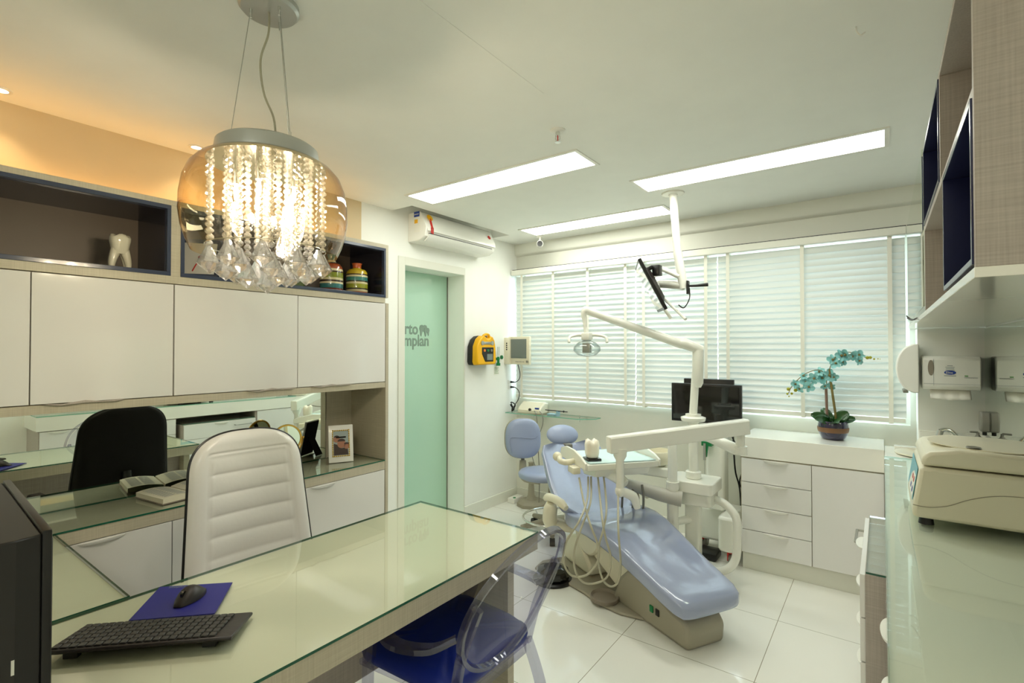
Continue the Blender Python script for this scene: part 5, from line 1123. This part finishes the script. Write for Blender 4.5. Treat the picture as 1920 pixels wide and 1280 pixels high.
t = thing('wall_soap_dispenser', 'grey wall-mounted soap dispenser on the mirror, above the pump bottle', 'dispenser', (.455, 3.80, 1.02))
b = MB(); b.prism([(3.76, 1.04), (3.84, 1.04), (3.85, 1.10), (3.835, 1.15), (3.765, 1.15), (3.75, 1.10)], lambda y, z: (.472, y, z), lambda y, z: (.43, 3.8 + (y - 3.8) * .8, z)); b.build('body', 'grey', t, bev=.008); MB().cyl((.45, 3.8, 1.04), (.45, 3.8, 1.02), .01).build('nozzle', 'black', t)
# mirror on right wall
tag(bx('sink_mirror', 'mirror', XR - .006, XR - .001, 1.2, 3.925, 1.01, 1.615), 'large mirror on the right wall above the sink, reflecting the paper towel box', 'mirror')
bx_ = None
# paper towel dispenser
t = thing('paper_towel_dispenser', 'white paper towel box with blue logo and protruding towel, above the tap', 'dispenser', (.31, 3.87, 1.26))
def pr2(x0, x1, z0, z1, yb, yf): return
b = MB(); b.prism([(3.93, 1.262), (3.82, 1.262), (3.80, 1.28), (3.80, 1.44), (3.815, 1.456), (3.93, 1.456)], lambda y, z: (.185, y, z), lambda y, z: (.442, y, z)); b.build('case', 'white', t, bev=.008)
b = MB(); b.prism([(.212 + .014 * math.cos(a) * 1, 1.388 + (.045 + .0) * math.sin(a) ** 1) for a in [2 * PI * i / 24 for i in range(24)]], lambda x, z: (x + .012, 3.7995, z), lambda x, z: (x + .012, 3.7985, z)); b.build('level_window', 'taupeb2', t)
b = MB(); b.prism([(.308 + .026 * math.cos(a), 1.362 + .012 * math.sin(a)) for a in [2 * PI * i / 24 for i in range(24)]], lambda x, z: (x, 3.7995, z), lambda x, z: (x, 3.7985, z)); lg = b.build('logo', 'bluel', t)
text('lettering', 'Elite', .018, FACE_NY((.289, 3.798, 1.356)), 'sticker', lg)
b = MB()
for i, w_ in enumerate((.012, .02, .018, .02)): b.box(.308 - w_, .308 + w_, 3.7988, 3.7996, 1.40 - i * .009, 1.4025 - i * .009)
b.box(.282, .334, 3.7988, 3.7996, 1.342, 1.345); b.build('print', 'greyp', t)
text('lettering', 'melhoramentos', .009, FACE_NY((.368, 3.7985, 1.333)), 'greyp', t); b = MB(); b.box(.37, .385, 3.7988, 3.7996, 1.342, 1.347); b.build('print', 'gpr', t)
b = MB(); b.box(.2355, .2365, 3.7985, 3.80, 1.285, 1.44); b.box(.19, .44, 3.7985, 3.80, 1.2955, 1.2965); b.build('seam', 'greyp', t)
b = MB(); V = []; n = 20
for i in range(n + 1):
    x = .22 + .18 * i / n
    for j in range(5): V.append((x, 3.85 - .012 * j + .003 * math.sin(i), 1.264 - j * .015 * (1 - .12 * abs(i - n / 2) / n * 2)))
b.add(V, [(i * 5 + j, (i + 1) * 5 + j, (i + 1) * 5 + j + 1, i * 5 + j + 1) for i in range(n) for j in range(4)]); tw = b.build('towel', 'sticker', t); k = tw.modifiers.new('th', 'SOLIDIFY'); k.thickness = .001
# curved dispenser on the side of the wall
t = thing('roll_towel_dispenser', 'rounded white roll dispenser projecting from the wall end in front of the blinds', 'dispenser', (.12, 3.9, 1.24))
pd = [(.17, 1.24), (.145, 1.238)] + [(.168 - .105 * math.sin(a) ** .8, 1.382 - .143 * math.cos(a)) for a in [PI * i / 16 for i in range(2, 15)]] + [(.145, 1.526), (.17, 1.526)]
b = MB(); b.prism(pd, lambda x, z: (x, 3.78, z), lambda x, z: (x, 4.0, z)); b.build('cover', 'white', t, bev=.006)
b = MB(); b.box(.095, .12, 3.79, 3.99, 1.236, 1.25, .003); b.build('cutter', 'grey', t)
tag(bx('glass_cladding', 'mir2', .125, .13, 2.47, 4.02, 1.66, 2.26), 'glossy reflective panel continuing the line of the upper right cabinet towards the window', 'panel')

# ------------------------------------------------------------------ upper right cabinet (open cubes)
t = thing('wall_cubby_cabinet', 'linen-look wall cabinet with open cubes, two lined in dark blue, above the right counter', 'cabinet', (.3, 1.8, 1.63))
y0, y1, ym = 1.17, 2.455, 1.80; z0, z1, zm = 1.64, 2.262, 1.95; x0, x1 = .13, XR - .002; e = .018
b = MB(); b.box(x0, x1, y0, y0 + e, z0, z1); b.box(x0, x1, y1 - e, y1, z0, z1); b.box(x0, x1, y0 + e, y1 - e, z1 - e, z1); b.box(x0, x1, y0 + e, y1 - e, zm - e / 2, zm + e / 2); b.box(x1 - .01, x1, y0 + e, y1 - e, z0, z1 - e)
b.box(x0, x1 - .01, ym - e / 2, ym + e / 2, zm + e / 2, z1 - e); b.box(x0, x1 - .01, ym - .09 - e / 2, ym - .09 + e / 2, z0 + e, zm - e / 2); b.build('carcass', 'linend', t, bev=.001)
for ya, yb, za, zb in ((ym + e / 2, y1 - e, zm + e / 2, z1 - e), (y0 + e, ym - .09 - e / 2, z0 + e * .4, zm - e / 2)):
    b = MB(); g = .012; b.box(x0 - .003, x1 - .012, ya, ya + g, za, zb); b.box(x0 - .003, x1 - .012, yb - g, yb, za, zb); b.box(x0 - .003, x1 - .012, ya + g, yb - g, zb - g, zb); b.box(x0 - .003, x1 - .012, ya + g, yb - g, za, za + g); b.box(x1 - .02, x1 - .012, ya, yb, za, zb); b.build('blue_lining', 'navyb', t, bev=.001)
bx('bottom_shelf', 'counterw', x0 - .002, x1, y0 - .002, 3.925, 1.622, z0, t, bev=.001)
b = MB(); b.tube([(.12, 3.3, 1.668), (.10, 3.1, 1.66), (.115, 2.9, 1.65)], .003, smooth=4, n=6)
b.T = Matrix(); 
b = MB(); b.tube([(.13, 3.0, 1.642), (.112, 3.08, 1.636), (.098, 3.14, 1.65)], .003, smooth=4, n=6); b.tube([(.13, 3.2, 1.642), (.115, 3.26, 1.65), (.10, 3.3, 1.668)], .003, smooth=4, n=6); b.build('shelf_hook', 'dark', t)
